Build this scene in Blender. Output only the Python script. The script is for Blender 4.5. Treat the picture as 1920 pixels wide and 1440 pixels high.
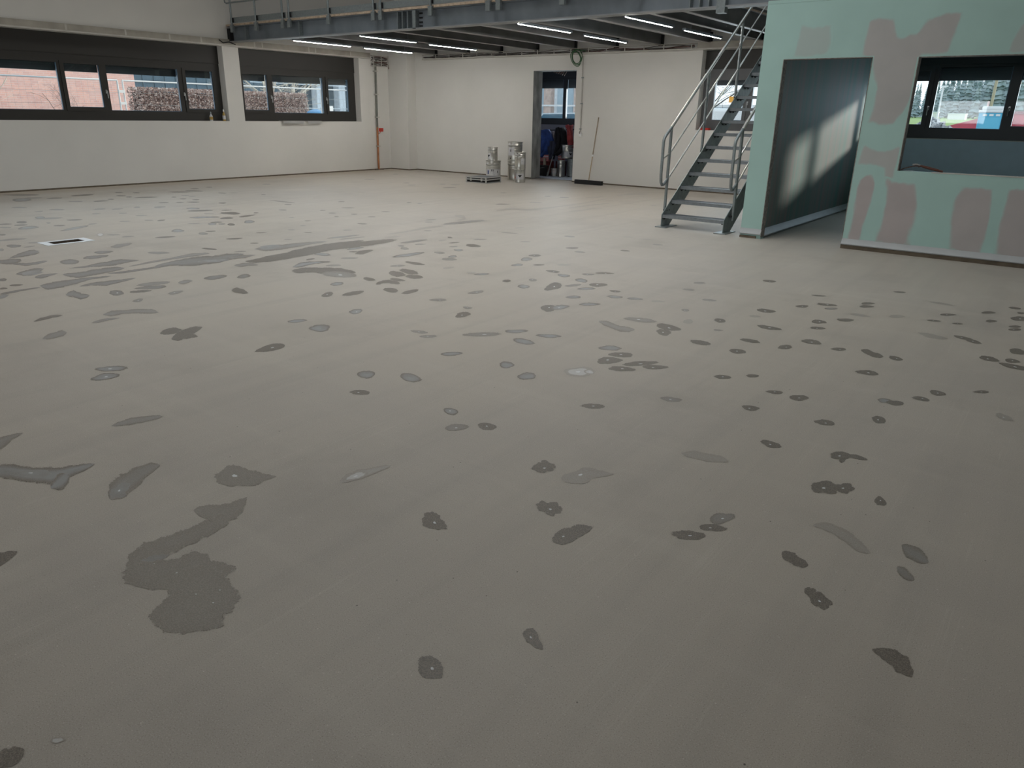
import bpy, bmesh, math, random
from mathutils import Vector, Matrix, noise, geometry
random.seed(11)
S = bpy.context.scene
COL = S.collection
PI = math.pi
for o in list(bpy.data.objects): bpy.data.objects.remove(o)

# ------------------------------------------------------------------ camera
F, YAW, PITCH, ROLL = 1380.57, -.645798851, .351423516, -.0177483405
cy, sy = math.cos(YAW), math.sin(YAW)
fw = Vector((sy*math.cos(PITCH), cy*math.cos(PITCH), -math.sin(PITCH)))
rt = Vector((cy, -sy, 0)); dn = fw.cross(rt)
cr, sr = math.cos(ROLL), math.sin(ROLL)
R2 = rt*cr + dn*sr; D2 = dn*cr - rt*sr
CAM = Vector((0, 0, 1.5))
cam = bpy.data.cameras.new('camera'); cam.sensor_width = 36; cam.lens = F/1920*36
cam.clip_start = .02; cam.clip_end = 600
co = bpy.data.objects.new('camera', cam); COL.objects.link(co)
M = Matrix((R2, -D2, -fw)).transposed().to_4x4(); M.translation = CAM
co.matrix_world = M; S.camera = co

# ------------------------------------------------------------------ light, exposure
S.view_settings.view_transform = 'Standard'; S.view_settings.look = 'None'
S.view_settings.gamma = 1; S.view_settings.use_curve_mapping = False
S.view_settings.exposure = 0
W = bpy.data.worlds.new('overcast'); S.world = W; W.use_nodes = True
wn = W.node_tree.nodes; wl = W.node_tree.links
bg = wn['Background']
tc = wn.new('ShaderNodeTexCoord'); sp = wn.new('ShaderNodeSeparateXYZ'); rp = wn.new('ShaderNodeValToRGB')
wl.new(tc.outputs['Generated'], sp.inputs[0]); wl.new(sp.outputs['Z'], rp.inputs[0]); wl.new(rp.outputs[0], bg.inputs[0])
rp.color_ramp.elements[0].position = 0; rp.color_ramp.elements[0].color = (.92, .97, 1.0, 1)
rp.color_ramp.elements[1].position = .7; rp.color_ramp.elements[1].color = (.76, .89, 1.0, 1)
bg.inputs[1].default_value = 1.6
def area(name, loc, rot, sx, sy_, power, color):
    l = bpy.data.lights.new(name, 'AREA'); l.shape = 'RECTANGLE'; l.size = sx; l.size_y = sy_
    l.energy = power; l.color = color
    o = bpy.data.objects.new(name, l); o.location = loc; o.rotation_euler = rot; COL.objects.link(o); return o
# lamps added to brighten the hall, set under unseen roof lights
for rx_, pw in ((-10.5, 98), (-4.5, 112)):
    area('roof_light_lamp', (rx_, 6.2, 6.85), (0, 0, 0), 2.2, 6.0, pw, (1.0, .975, .93)).data.spread = math.radians(125)
area('roof_light_lamp', (-10.5, 12.4, 6.85), (0, 0, 0), 2.2, 3.6, 50, (1.0, .96, .90))  # added to brighten the upper wall above the mezzanine
# hazy low winter sun from beyond the yard
sl = bpy.data.lights.new('sun', 'SUN'); sl.energy = 3.6; sl.angle = math.radians(3.5); sl.color = (1.0, .93, .82)
so = bpy.data.objects.new('sun', sl); COL.objects.link(so)
so.rotation_euler = Vector((-.537, -1, -.216)).to_track_quat('-Z', 'Y').to_euler()
# daylight entering by the window openings; the last two are added fill lamps
area('window_daylight', (-15.98, 8.0, 1.8), (0, -PI/2, 0), .7, 5.0, 22, (.82, .92, 1.0))
area('window_daylight', (-15.98, 12.3, 1.8), (0, -PI/2, 0), .7, 3.2, 15, (.82, .92, 1.0))
area('window_daylight', (-1.9, 15.63, 1.75), (-PI/2, 0, 0), 2.9, .72, 28, (.70, .86, 1.0))
area('window_daylight', (-5.4, 15.63, 1.8), (-PI/2, 0, 0), 2.6, .7, 40, (.85, .94, 1.0))
area('window_daylight', (-11.4, 17.72, 1.8), (-PI/2, 0, 0), 2.0, .7, 42, (.84, .92, 1.0))

area('window_daylight', (7.9, 7.0, 1.9), (0, PI/2, 0), .8, 9.0, 60, (.95, .97, 1.0))  # lamp added at the solid right wall, standing in for unseen windows
area('window_daylight', (-6.0, -7.9, 1.9), (PI/2, 0, 0), 14.0, .9, 260, (.92, .965, 1.0))  # lamp added at the solid wall behind the camera, for unseen windows
# ------------------------------------------------------------------ helpers
def ray(x, y): return (R2*((x-960)/F) + D2*((y-720)/F) + fw)
def gp(x, y, z=0.0):
    d = ray(x, y); t = (z-1.5)/d.z; p = CAM + d*t; return Vector((p.x, p.y, z))
def link(ob, parent=None):
    COL.objects.link(ob)
    if parent: ob.parent = parent
    return ob
class MB:
    def __init__(s): s.bm = bmesh.new()
    def box(s, a, b, bev=0, mat=None):
        x0, x1 = sorted((a[0], b[0])); y0, y1 = sorted((a[1], b[1])); z0, z1 = sorted((a[2], b[2]))
        vs = [s.bm.verts.new(v) for v in ((x0,y0,z0),(x1,y0,z0),(x1,y1,z0),(x0,y1,z0),(x0,y0,z1),(x1,y0,z1),(x1,y1,z1),(x0,y1,z1))]
        fs = [s.bm.faces.new([vs[i] for i in f]) for f in ((3,2,1,0),(4,5,6,7),(0,1,5,4),(1,2,6,5),(2,3,7,6),(3,0,4,7))]
        if bev:
            es = {e for f in fs for e in f.edges}
            bmesh.ops.bevel(s.bm, geom=list(es), offset=bev, segments=2, affect='EDGES', profile=.5)
        elif mat is not None:
            for v in vs: v.co = mat @ v.co
        return s
    def tube(s, pts, r, n=8, cap=True, radii=None):
        pts = [Vector(p) for p in pts]; rings = []
        up = None
        for i, p in enumerate(pts):
            t = (pts[min(i+1, len(pts)-1)] - pts[max(i-1, 0)]).normalized()
            if up is None: up = Vector((0,0,1)) if abs(t.z) < .9 else Vector((1,0,0))
            a = t.cross(up); a = a.normalized() if a.length > 1e-6 else Vector((1,0,0)); b = a.cross(t).normalized(); up = b
            rr = radii[i] if radii else r
            rings.append([s.bm.verts.new(p + (a*math.cos(2*PI*k/n) + b*math.sin(2*PI*k/n))*rr) for k in range(n)])
        for i in range(len(rings)-1):
            for k in range(n):
                s.bm.faces.new((rings[i][k], rings[i][(k+1) % n], rings[i+1][(k+1) % n], rings[i+1][k]))
        if cap:
            s.bm.faces.new(rings[0]); s.bm.faces.new(list(reversed(rings[-1])))
        return s
    def lathe(s, prof, c=(0,0,0), n=28, m=None):
        rings = []
        for r, z in prof:
            if r < 1e-6: rings.append([s.bm.verts.new((c[0], c[1], c[2]+z))])
            else: rings.append([s.bm.verts.new((c[0]+r*math.cos(2*PI*k/n), c[1]+r*math.sin(2*PI*k/n), c[2]+z)) for k in range(n)])
        for a, b in zip(rings, rings[1:]):
            for k in range(n):
                f = [a[k % len(a)], a[(k+1) % len(a)], b[(k+1) % len(b)], b[k % len(b)]]
                f = list(dict.fromkeys(f))
                if len(f) > 2: s.bm.faces.new(f)
        return s
    def prism(s, poly, axis, a, b):
        def P(u, v, w): return {'x': (w, u, v), 'y': (u, w, v), 'z': (u, v, w)}[axis]
        A = [s.bm.verts.new(P(u, v, a)) for u, v in poly]; B = [s.bm.verts.new(P(u, v, b)) for u, v in poly]
        s.bm.faces.new(A); s.bm.faces.new(list(reversed(B)))
        for i in range(len(A)):
            j = (i+1) % len(A); s.bm.faces.new((A[j], A[i], B[i], B[j]))
        return s
    def quad(s, *ps):
        s.bm.faces.new([s.bm.verts.new(p) for p in ps]); return s
    def build(s, name, mat, parent=None, smooth=False, **kw):
        if s.bm.faces and name not in NORECALC: bmesh.ops.recalc_face_normals(s.bm, faces=s.bm.faces)
        me = bpy.data.meshes.new(name); s.bm.to_mesh(me); s.bm.free()
        if mat: me.materials.append(mat)
        if smooth:
            for p in me.polygons: p.use_smooth = True
            try: me.set_sharp_from_angle(angle=math.radians(40))
            except Exception: pass
        o = bpy.data.objects.new(name, me)
        for k, v in kw.items(): o[k] = v
        return link(o, parent)
NORECALC = ()
def empty(name, loc=(0,0,0), rz=0, **kw):
    o = bpy.data.objects.new(name, None); o.location = loc; o.rotation_euler.z = rz; o.empty_display_size = .1
    for k, v in kw.items(): o[k] = v
    return link(o)
def thing(name, label, cat, loc=(0,0,0), rz=0, group=None):
    o = empty(name, loc, rz, label=label, category=cat)
    if group: o['group'] = group
    return o
def tag(o, label, cat, group=None):
    o['label'] = label; o['category'] = cat
    if group: o['group'] = group
    return o
def struct(o): o['kind'] = 'structure'; return o
def copy_tree(o, parent=None):
    c = o.copy(); COL.objects.link(c); c.parent = parent
    for ch in list(o.children): copy_tree(ch, c)
    return c

# ------------------------------------------------------------------ materials
def mat(name, col, rough=.6, metal=0, spec=.4, var=0, scale=6, bump=0, bscale=60, col2=None, stretch=None, emit=None):
    m = bpy.data.materials.new(name); m.use_nodes = True
    n, l = m.node_tree.nodes, m.node_tree.links; b = n['Principled BSDF']
    b.inputs['Roughness'].default_value = rough; b.inputs['Metallic'].default_value = metal
    b.inputs['Specular IOR Level'].default_value = spec
    c = (*col, 1)
    b.inputs['Base Color'].default_value = c
    if emit: b.inputs['Emission Color'].default_value = (*emit[0], 1); b.inputs['Emission Strength'].default_value = emit[1]
    if var or col2 or bump:
        t = n.new('ShaderNodeTexCoord'); mp = n.new('ShaderNodeMapping'); l.new(t.outputs['Object'], mp.inputs[0])
        if stretch: mp.inputs['Scale'].default_value = stretch
        if var or col2:
            nz = n.new('ShaderNodeTexNoise'); nz.inputs['Scale'].default_value = scale; nz.inputs['Detail'].default_value = 6
            l.new(mp.outputs[0], nz.inputs[0])
            r = n.new('ShaderNodeValToRGB'); l.new(nz.outputs[0], r.inputs[0]); l.new(r.outputs[0], b.inputs['Base Color'])
            r.color_ramp.elements[0].position = .3; r.color_ramp.elements[1].position = .7
            k = col2 or tuple(min(1, v*(1+var)) for v in col)
            r.color_ramp.elements[0].color = (*(col if col2 else tuple(v*(1-var) for v in col)), 1)
            r.color_ramp.elements[1].color = (*k, 1)
        if bump:
            n2 = n.new('ShaderNodeTexNoise'); n2.inputs['Scale'].default_value = bscale; l.new(mp.outputs[0], n2.inputs[0])
            bp = n.new('ShaderNodeBump'); bp.inputs['Strength'].default_value = bump; bp.inputs['Distance'].default_value = .01
            l.new(n2.outputs[0], bp.inputs['Height']); l.new(bp.outputs[0], b.inputs['Normal'])
    return m
M_ = {}
M_['wall'] = mat('white_plaster', (.66, .645, .61), .75, var=.03, scale=1.2, bump=.05, bscale=200)
M_['wallback'] = M_['wall']
M_['annex'] = mat('grey_plaster', (.27, .27, .31), .8, var=.05, scale=2)
M_['frame'] = mat('dark_bronze_frame', (.036, .034, .031), .5, spec=.3)
M_['frame2'] = mat('dark_grey_frame', (.034, .040, .046), .4, spec=.5)
M_['framelit'] = mat('grey_window_frame', (.105, .107, .11), .45)  # frame colour lightened to look lit by daylight
M_['shutter'] = mat('shutter_slats', (.016, .019, .022), .5)
M_['seal'] = mat('blue_edge_seal', (.10, .17, .25), .35)
M_['chrome'] = mat('satin_chrome', (.55, .56, .57), .3, metal=1)
M_['steel'] = mat('galvanised_beam', (.19, .215, .24), .5, metal=.25, var=.22, scale=2.2)
M_['steellip'] = mat('galvanised_flange', (.28, .285, .29), .5, metal=.3, var=.1, scale=5)
M_['joist'] = mat('galvanised_joist', (.17, .172, .17), .5, metal=.3, var=.15, scale=3)
M_['joistlip'] = mat('joist_flange', (.27, .265, .255), .5, metal=.3, var=.1, scale=3)
M_['galv'] = mat('galvanised_tube', (.27, .30, .305), .42, metal=.6, var=.12, scale=30)
M_['galvflat'] = mat('galvanised_plate', (.28, .325, .325), .5, metal=.5, var=.15, scale=14)
M_['polish'] = mat('worn_handrail', (.62, .60, .55), .34, metal=.9, var=.15, scale=10)
M_['tread'] = mat('galvanised_tread', (.24, .26, .275), .42, metal=.5, var=.12, scale=25)
M_['dark'] = mat('dark_deck', (.10, .095, .088), .8, var=.1, scale=2)
M_['chip'] = mat('chipboard', (.44, .34, .25), .8, var=.25, scale=25)
M_['rubber'] = mat('black_rubber', (.012, .012, .013), .7)
M_['raw'] = mat('raw_concrete_ledge', (.36, .335, .29), .85, var=.14, scale=4, bump=.2)
M_['ledgelip'] = mat('pale_ledge_lip', (.50, .48, .44), .7, var=.08, scale=5)
M_['concrete'] = mat('bare_concrete', (.26, .26, .25), .85, var=.5, scale=5, bump=.3, stretch=(1, 1, .4))
M_['gypsum'] = mat('green_gypsum_board', (.40, .59, .55), .62, var=.04, scale=2)
M_['gypedge'] = mat('gypsum_cut_edge', (.22, .20, .18), .8, var=.4, scale=30)
M_['cove'] = mat('pale_cove_strip', (.46, .48, .49), .5, var=.05)
M_['gap'] = mat('brown_floor_joint', (.13, .105, .075), .85, var=.25, scale=9)
M_['white'] = mat('white_paint', (.75, .75, .74), .5)
M_['tin'] = mat('tinplate', (.55, .54, .50), .29, metal=.95, var=.06, scale=8)
M_['label'] = mat('paper_label', (.60, .60, .62), .6, var=.05)
M_['ink'] = mat('black_print', (.012, .012, .014), .6)
M_['red'] = mat('red_plastic', (.50, .03, .02), .45)
M_['copper'] = mat('orange_brown_pipe', (.36, .145, .06), .55, var=.2, scale=12)
M_['greyins'] = mat('grey_green_pipe', (.17, .175, .15), .6, var=.2, scale=12)
M_['green'] = mat('green_cable', (.045, .12, .05), .5)
M_['wood'] = mat('broom_wood', (.40, .31, .20), .6, var=.15, scale=20)
M_['alu'] = mat('aluminium_edge', (.62, .62, .62), .35, metal=.8)
M_['casegrey'] = mat('case_top_grey', (.16, .17, .18), .5)
M_['blue'] = mat('blue_fabric', (.022, .055, .20), .8, var=.4, scale=7)
M_['navy'] = mat('navy_fabric', (.03, .035, .06), .8, var=.3, scale=9)
M_['black'] = mat('black_fabric', (.006, .006, .008), .85)
M_['redcloth'] = mat('faded_red_fabric', (.34, .055, .055), .8, var=.3, scale=12)
M_['pink'] = mat('pale_pink_box', (.50, .20, .20), .7, var=.15, scale=9)
M_['maroon'] = mat('maroon_plastic', (.13, .022, .022), .6, var=.3)
M_['cream'] = mat('cream_board', (.42, .36, .27), .7)
M_['orange'] = mat('orange_red_print', (.62, .10, .03), .5)
M_['tarp'] = mat('white_blue_sheet', (.50, .55, .63), .6, var=.15, scale=8)
M_['yellow'] = mat('yellow_brown_label', (.42, .28, .08), .5, var=.3, scale=60)
M_['tube'] = mat('led_tube', (.9, .9, .9), .4, emit=((1.0, .975, .93), 185))
M_['leather'] = mat('dark_brown_wood', (.055, .028, .02), .5)
M_['cable'] = mat('dark_cables', (.10, .085, .075), .6, var=.4, scale=9)
M_['cablered'] = mat('red_brown_cable', (.13, .055, .045), .5)
M_['sealw'] = mat('white_sealant', (.72, .76, .80), .6)
M_['pit'] = mat('dark_pit', (.09, .07, .055), .9, var=.4, scale=30)

def glass():
    m = bpy.data.materials.new('window_glass'); m.use_nodes = True
    n, l = m.node_tree.nodes, m.node_tree.links; n.remove(n['Principled BSDF'])
    t = n.new('ShaderNodeBsdfTransparent'); t.inputs[0].default_value = (.93, .96, .97, 1)
    g = n.new('ShaderNodeBsdfGlossy'); g.inputs['Roughness'].default_value = .02
    f = n.new('ShaderNodeFresnel'); f.inputs[0].default_value = 1.45
    x = n.new('ShaderNodeMixShader'); l.new(f.outputs[0], x.inputs[0]); l.new(t.outputs[0], x.inputs[1]); l.new(g.outputs[0], x.inputs[2])
    l.new(x.outputs[0], n['Material Output'].inputs[0]); return m
M_['glass'] = glass()

# floor: ground screed. One node group gives its colour to the floor and to the patches lying in it
def N(nt, typ, **kw):
    n = nt.nodes.new(typ)
    for k, v in kw.items(): setattr(n, k, v)
    return n
def mathn(nt, op, a, b=None, clamp=False):
    n = N(nt, 'ShaderNodeMath', operation=op, use_clamp=clamp)
    for i, v in enumerate((a, b)):
        if v is None: continue
        if isinstance(v, (int, float)): n.inputs[i].default_value = v
        else: nt.links.new(v, n.inputs[i])
    return n.outputs[0]
def mixc(nt, f, a, b):
    n = N(nt, 'ShaderNodeMix', data_type='RGBA')
    for i, v in ((0, f), (6, a), (7, b)):
        if isinstance(v, (int, float)): n.inputs[i].default_value = v
        elif isinstance(v, tuple): n.inputs[i].default_value = (*v, 1)
        else: nt.links.new(v, n.inputs[i])
    return n.outputs[2]
def noisen(nt, vec, scale, detail=3, rough=.5):
    n = N(nt, 'ShaderNodeTexNoise'); n.inputs['Scale'].default_value = scale; n.inputs['Detail'].default_value = detail
    n.inputs['Roughness'].default_value = rough; nt.links.new(vec, n.inputs['Vector']); return n.outputs[0]
def ramp(nt, v, p0, p1, c0=0., c1=1.):
    n = N(nt, 'ShaderNodeMapRange'); n.interpolation_type = 'SMOOTHSTEP'
    nt.links.new(v, n.inputs[0]); n.inputs[1].default_value = p0; n.inputs[2].default_value = p1
    n.inputs[3].default_value = c0; n.inputs[4].default_value = c1; return n.outputs[0]
FG = bpy.data.node_groups.new('screed_colour', 'ShaderNodeTree')
FG.interface.new_socket('Color', in_out='OUTPUT', socket_type='NodeSocketColor')
FG.interface.new_socket('Grain', in_out='OUTPUT', socket_type='NodeSocketFloat')
go = N(FG, 'NodeGroupOutput'); g_tc = N(FG, 'ShaderNodeTexCoord'); vec = g_tc.outputs['Object']
big = noisen(FG, vec, .35, 3); med = noisen(FG, vec, 1.6, 4)
mp = N(FG, 'ShaderNodeMapping'); mp.inputs['Scale'].default_value = (5, .25, 1); mp.inputs['Rotation'].default_value = (0, 0, .06)
FG.links.new(vec, mp.inputs[0]); streak = noisen(FG, mp.outputs[0], 1.0, 3, .6)
mp2 = N(FG, 'ShaderNodeMapping'); mp2.inputs['Scale'].default_value = (.3, 7, 1); FG.links.new(vec, mp2.inputs[0]); streak2 = noisen(FG, mp2.outputs[0], 1.0, 3, .6)
c = mixc(FG, ramp(FG, big, .35, .65), (.438, .396, .342), (.413, .379, .337))
c = mixc(FG, ramp(FG, med, .35, .7, 0, .5), c, (.455, .415, .359))
c = mixc(FG, ramp(FG, streak, .46, .72, 0, .34), c, (.34, .315, .28))
c = mixc(FG, ramp(FG, streak2, .5, .75, 0, .28), c, (.48, .445, .39))
mp3 = N(FG, 'ShaderNodeMapping'); mp3.inputs['Scale'].default_value = (2.6, .02, 1); FG.links.new(vec, mp3.inputs[0])
sc_ = noisen(FG, mp3.outputs[0], 1.0, 5, .75); ln = mathn(FG, 'ABSOLUTE', mathn(FG, 'SUBTRACT', sc_, .5))
c = mixc(FG, mathn(FG, 'MULTIPLY', ramp(FG, ln, .006, .0, 0, .18), ramp(FG, med, .4, .6)), c, (.56, .53, .47))
cloud = noisen(FG, vec, 1.0, 5, .65); c = mixc(FG, ramp(FG, cloud, .52, .68, 0, .42), c, (.345, .315, .275)); c = mixc(FG, ramp(FG, cloud, .44, .30, 0, .35), c, (.50, .465, .41))
grain = noisen(FG, vec, 260, 2, .7); grain2 = noisen(FG, vec, 110, 3, .7)
sepx = N(FG, 'ShaderNodeSeparateXYZ'); FG.links.new(vec, sepx.inputs[0])
c = mixc(FG, ramp(FG, grain, .58, .70, 0, .75), c, (.60, .57, .52))
c = mixc(FG, ramp(FG, grain, .42, .30, 0, .70), c, (.17, .155, .135))
vor = N(FG, 'ShaderNodeTexVoronoi'); vor.inputs['Scale'].default_value = 14; FG.links.new(vec, vor.inputs['Vector'])
spk = ramp(FG, vor.outputs['Distance'], .055, .03); sepc = N(FG, 'ShaderNodeSeparateColor'); FG.links.new(vor.outputs['Color'], sepc.inputs[0])
spk = mathn(FG, 'MULTIPLY', spk, mathn(FG, 'GREATER_THAN', sepc.outputs[0], .8))
c = mixc(FG, mathn(FG, 'MULTIPLY', spk, .8), c, (.06, .055, .05))
vo2 = N(FG, 'ShaderNodeTexVoronoi'); vo2.inputs['Scale'].default_value = 34; FG.links.new(vec, vo2.inputs['Vector'])
se2 = N(FG, 'ShaderNodeSeparateColor'); FG.links.new(vo2.outputs['Color'], se2.inputs[0])
sp2 = mathn(FG, 'MULTIPLY', ramp(FG, vo2.outputs['Distance'], .10, .05), mathn(FG, 'GREATER_THAN', se2.outputs[1], .72))
c = mixc(FG, mathn(FG, 'MULTIPLY', sp2, .6), c, (.66, .63, .58))
edge = ramp(FG, sepx.outputs[0], -14.9, -15.3)    # unground sandy strip along the window wall
c = mixc(FG, mathn(FG, 'MULTIPLY', edge, .5), c, (.40, .33, .25))
FG.links.new(c, go.inputs[0]); FG.links.new(grain2, go.inputs[1])

def floor_mat():
    m = bpy.data.materials.new('ground_screed'); m.use_nodes = True; nt = m.node_tree; b = nt.nodes['Principled BSDF']
    g = N(nt, 'ShaderNodeGroup'); g.node_tree = FG
    nt.links.new(g.outputs[0], b.inputs['Base Color']); b.inputs['Roughness'].default_value = .52; b.inputs['Specular IOR Level'].default_value = .26
    bp = N(nt, 'ShaderNodeBump'); bp.inputs['Strength'].default_value = .12; bp.inputs['Distance'].default_value = .004
    nt.links.new(g.outputs[1], bp.inputs['Height']); nt.links.new(bp.outputs[0], b.inputs['Normal']); return m
def film_mat(name, basecol=None, dk=(.190, .168, .142), grey=(.285, .290, .290), rough=.44, k=4.2, soft=.50):
    """a thin skin of filler: coverage, white core, pale centre and strength come from the mesh's own attribute"""
    m = bpy.data.materials.new(name); m.use_nodes = True; nt = m.node_tree; b = nt.nodes['Principled BSDF']; L = nt.links
    at = N(nt, 'ShaderNodeAttribute', attribute_name='skin'); s = N(nt, 'ShaderNodeSeparateColor'); L.new(at.outputs['Color'], s.inputs[0])
    t = N(nt, 'ShaderNodeTexCoord'); vec = t.outputs['Object']
    n1 = mixc(nt, .5, noisen(nt, vec, 70, 4, .75), noisen(nt, vec, 17, 3, .6))
    if basecol is None:
        g = N(nt, 'ShaderNodeGroup'); g.node_tree = FG; base = g.outputs[0]
        gr = noisen(nt, vec, 240, 2, .7)
        d = mixc(nt, ramp(nt, gr, .38, .66), tuple(v*.70 for v in dk), tuple(v*1.28 for v in dk))
    else:
        base = basecol; d = mixc(nt, ramp(nt, noisen(nt, vec, 3, 4), .3, .7), dk, tuple(v*1.1 for v in dk))
    n3 = noisen(nt, vec, 9, 3)
    lt = mathn(nt, 'MULTIPLY', s.outputs[2], ramp(nt, n3, .3, .6, .55, 1))
    d = mixc(nt, lt, d, grey)  # on grey floor patches this paler centre paints in their sheen
    d = mixc(nt, at.outputs['Alpha'], base, d)
    d = mixc(nt, ramp(nt, s.outputs[1], .35, .6, 0, .9), d, (.66, .68, .69))
    cv = mathn(nt, 'ADD', s.outputs[0], mathn(nt, 'MULTIPLY', mathn(nt, 'SUBTRACT', n1, .5), k))
    d = mixc(nt, ramp(nt, cv, .45, soft), base, d)
    L.new(d, b.inputs['Base Color']); b.inputs['Roughness'].default_value = rough; b.inputs['Specular IOR Level'].default_value = .36
    al = mathn(nt, 'GREATER_THAN', cv, .45)
    L.new(al, b.inputs['Alpha']); return m
M_['floor'] = floor_mat()
M_['film'] = film_mat('damp_filler_skin')
M_['skim'] = film_mat('pinkish_skim', (.40, .59, .55), (.43, .375, .372), (.46, .45, .44), .6, .22, .95)

# ------------------------------------------------------------------ room shell
XL, YB, YG = -15.7, 15.35, 9.82
ZS, ZH, HT = 1.245, 2.785, 7.0
# floor with a pit opening
hx0, hx1, hy0, hy1 = -9.54, -9.35, 3.59, 3.935
f = MB()
for a, b in (((-15.7, -8), (hx0, YB)), ((hx1, -8), (8, YB)), ((hx0, -8), (hx1, hy0)), ((hx0, hy1), (hx1, YB))):
    f.quad((a[0], a[1], 0), (b[0], a[1], 0), (b[0], b[1], 0), (a[0], b[1], 0))
f.quad((-11.09, YB, 0), (-9.88, YB, 0), (-9.88, 15.7, 0), (-11.09, 15.7, 0))
bmesh.ops.remove_doubles(f.bm, verts=f.bm.verts, dist=1e-4)
NORECALC = ('floor',)
floor = struct(f.build('floor', M_['floor']))
pit = MB(); pit.box((hx0, hy0, -.12), (hx1, hy1, -.10)).box((hx0-.01, hy0, -.12), (hx0, hy1, -.001)).box((hx1, hy0, -.12), (hx1+.01, hy1, -.001)).box((hx0, hy0-.01, -.12), (hx1, hy0, -.001)).box((hx0, hy1, -.12), (hx1, hy1+.01, -.001))
fb = thing('floor_box', 'sunken floor socket box with brown inside and white sealed rim', 'floor box')
pit.build('box_liner', M_['pit'], fb)
rim = MB()
for a, b in (((-9.59, 3.50), (hx0, 4.02)), ((hx1, 3.50), (-9.29, 4.02)), ((hx0, 3.50), (hx1, hy0)), ((hx0, hy1), (hx1, 4.02))):
    rim.box((a[0], a[1], .0005), (b[0], b[1], .004))
rim.build('rim', M_['sealw'], fb)
MB().box((-9.48, 3.62, -.10), (-9.42, 3.91, -.06)).tube([(-9.5, 3.65, -.08), (-9.44, 3.75, -.04), (-9.4, 3.9, -.06)], .012).build('conduit', M_['wood'], fb)

def window_wall(name, u0, u1, ops, place, matl, thick=.35):
    """wall along u with window openings; place(u, w, v) gives the world point, w outward"""
    b = MB()
    def bx(ua, ub, va, vb):
        if ub-ua > 1e-4 and vb-va > 1e-4: b.box(place(ua, 0, va), place(ub, thick, vb))
    cur = u0
    for (a, c_, z0, z1) in sorted(ops):
        bx(cur, a, 0, HT); bx(a, c_, 0, z0); bx(a, c_, z1, HT); cur = c_
    bx(cur, u1, 0, HT)
    return struct(b.build(name, matl))
PL = lambda u, w, v: (XL-w, u, v)
PB = lambda u, w, v: (u, YB+w, v)
W1 = (1.2, 10.12); W2 = (10.52, 14.02)
wl_ = window_wall('wall_left', -8, YB+.35, [(W1[0], W1[1], ZS, ZH), (W2[0], W2[1], ZS, ZH)], PL, M_['wall'])
wb_ = window_wall('wall_back', XL, 8, [(-11.09, -9.88, 0, 2.467), (-6.86, -3.6, 1.25, ZH), (-3.4, -.64, 1.215, ZH)], PB, M_['wall'])
struct(MB().box((8, -8, 0), (8.3, YB+.35, HT)).build('wall_right', M_['wall']))
struct(MB().box((XL, -8.3, 0), (8.3, -8, HT)).build('wall_front', M_['wall']))
# ceiling with two roof-light openings closed by glass
c_ = MB(); SK = ((-11.8, -9.2), (-5.8, -3.2)); xs = XL-.3
for a, b in SK:
    c_.box((xs, -8.3, HT), (a, YB+.4, HT+.3)); c_.box((a, -8.3, HT), (b, 2.8, HT+.3)); c_.box((a, 14.6, HT), (b, YB+.4, HT+.3)); xs = b
c_.box((xs, -8.3, HT), (8.3, YB+.4, HT+.3))
ceil = struct(c_.build('ceiling', M_['wall']))
for a, b in SK: MB().box((a, 2.8, HT+.1), (b, 14.6, HT+.12)).build('roof_glass', M_['glass'], ceil)
# corner pier
struct(MB().box((XL, 15.03, 0), (-14.98, YB, 3.16)).build('trim_1', M_['wall']))
# concrete jambs of the opening
j = MB(); j.box((-11.13, YB+.002, 0), (-11.088, 15.72, 2.47)).box((-9.882, YB+.002, 0), (-9.85, 15.72, 2.47)).box((-11.13, YB+.002, 2.465), (-9.85, 15.72, 2.50))
struct(j.build('door_1', M_['concrete']))
# floor joints along the walls
bl = MB(); bl.box((XL, -8, 0), (XL+.012, 15.03, .028))
struct(bl.build('baseboard_left', M_['gap']))
bb = MB(); bb.box((XL, 15.018, 0), (-14.968, 15.03, .028)).box((-14.98, 15.03, 0), (-14.968, YB, .028)).box((-14.968, YB-.012, 0), (-11.09, YB, .028)).box((-9.88, YB-.012, 0), (-3.6, YB, .028))
struct(bb.build('baseboard_back', M_['gap']))

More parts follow.
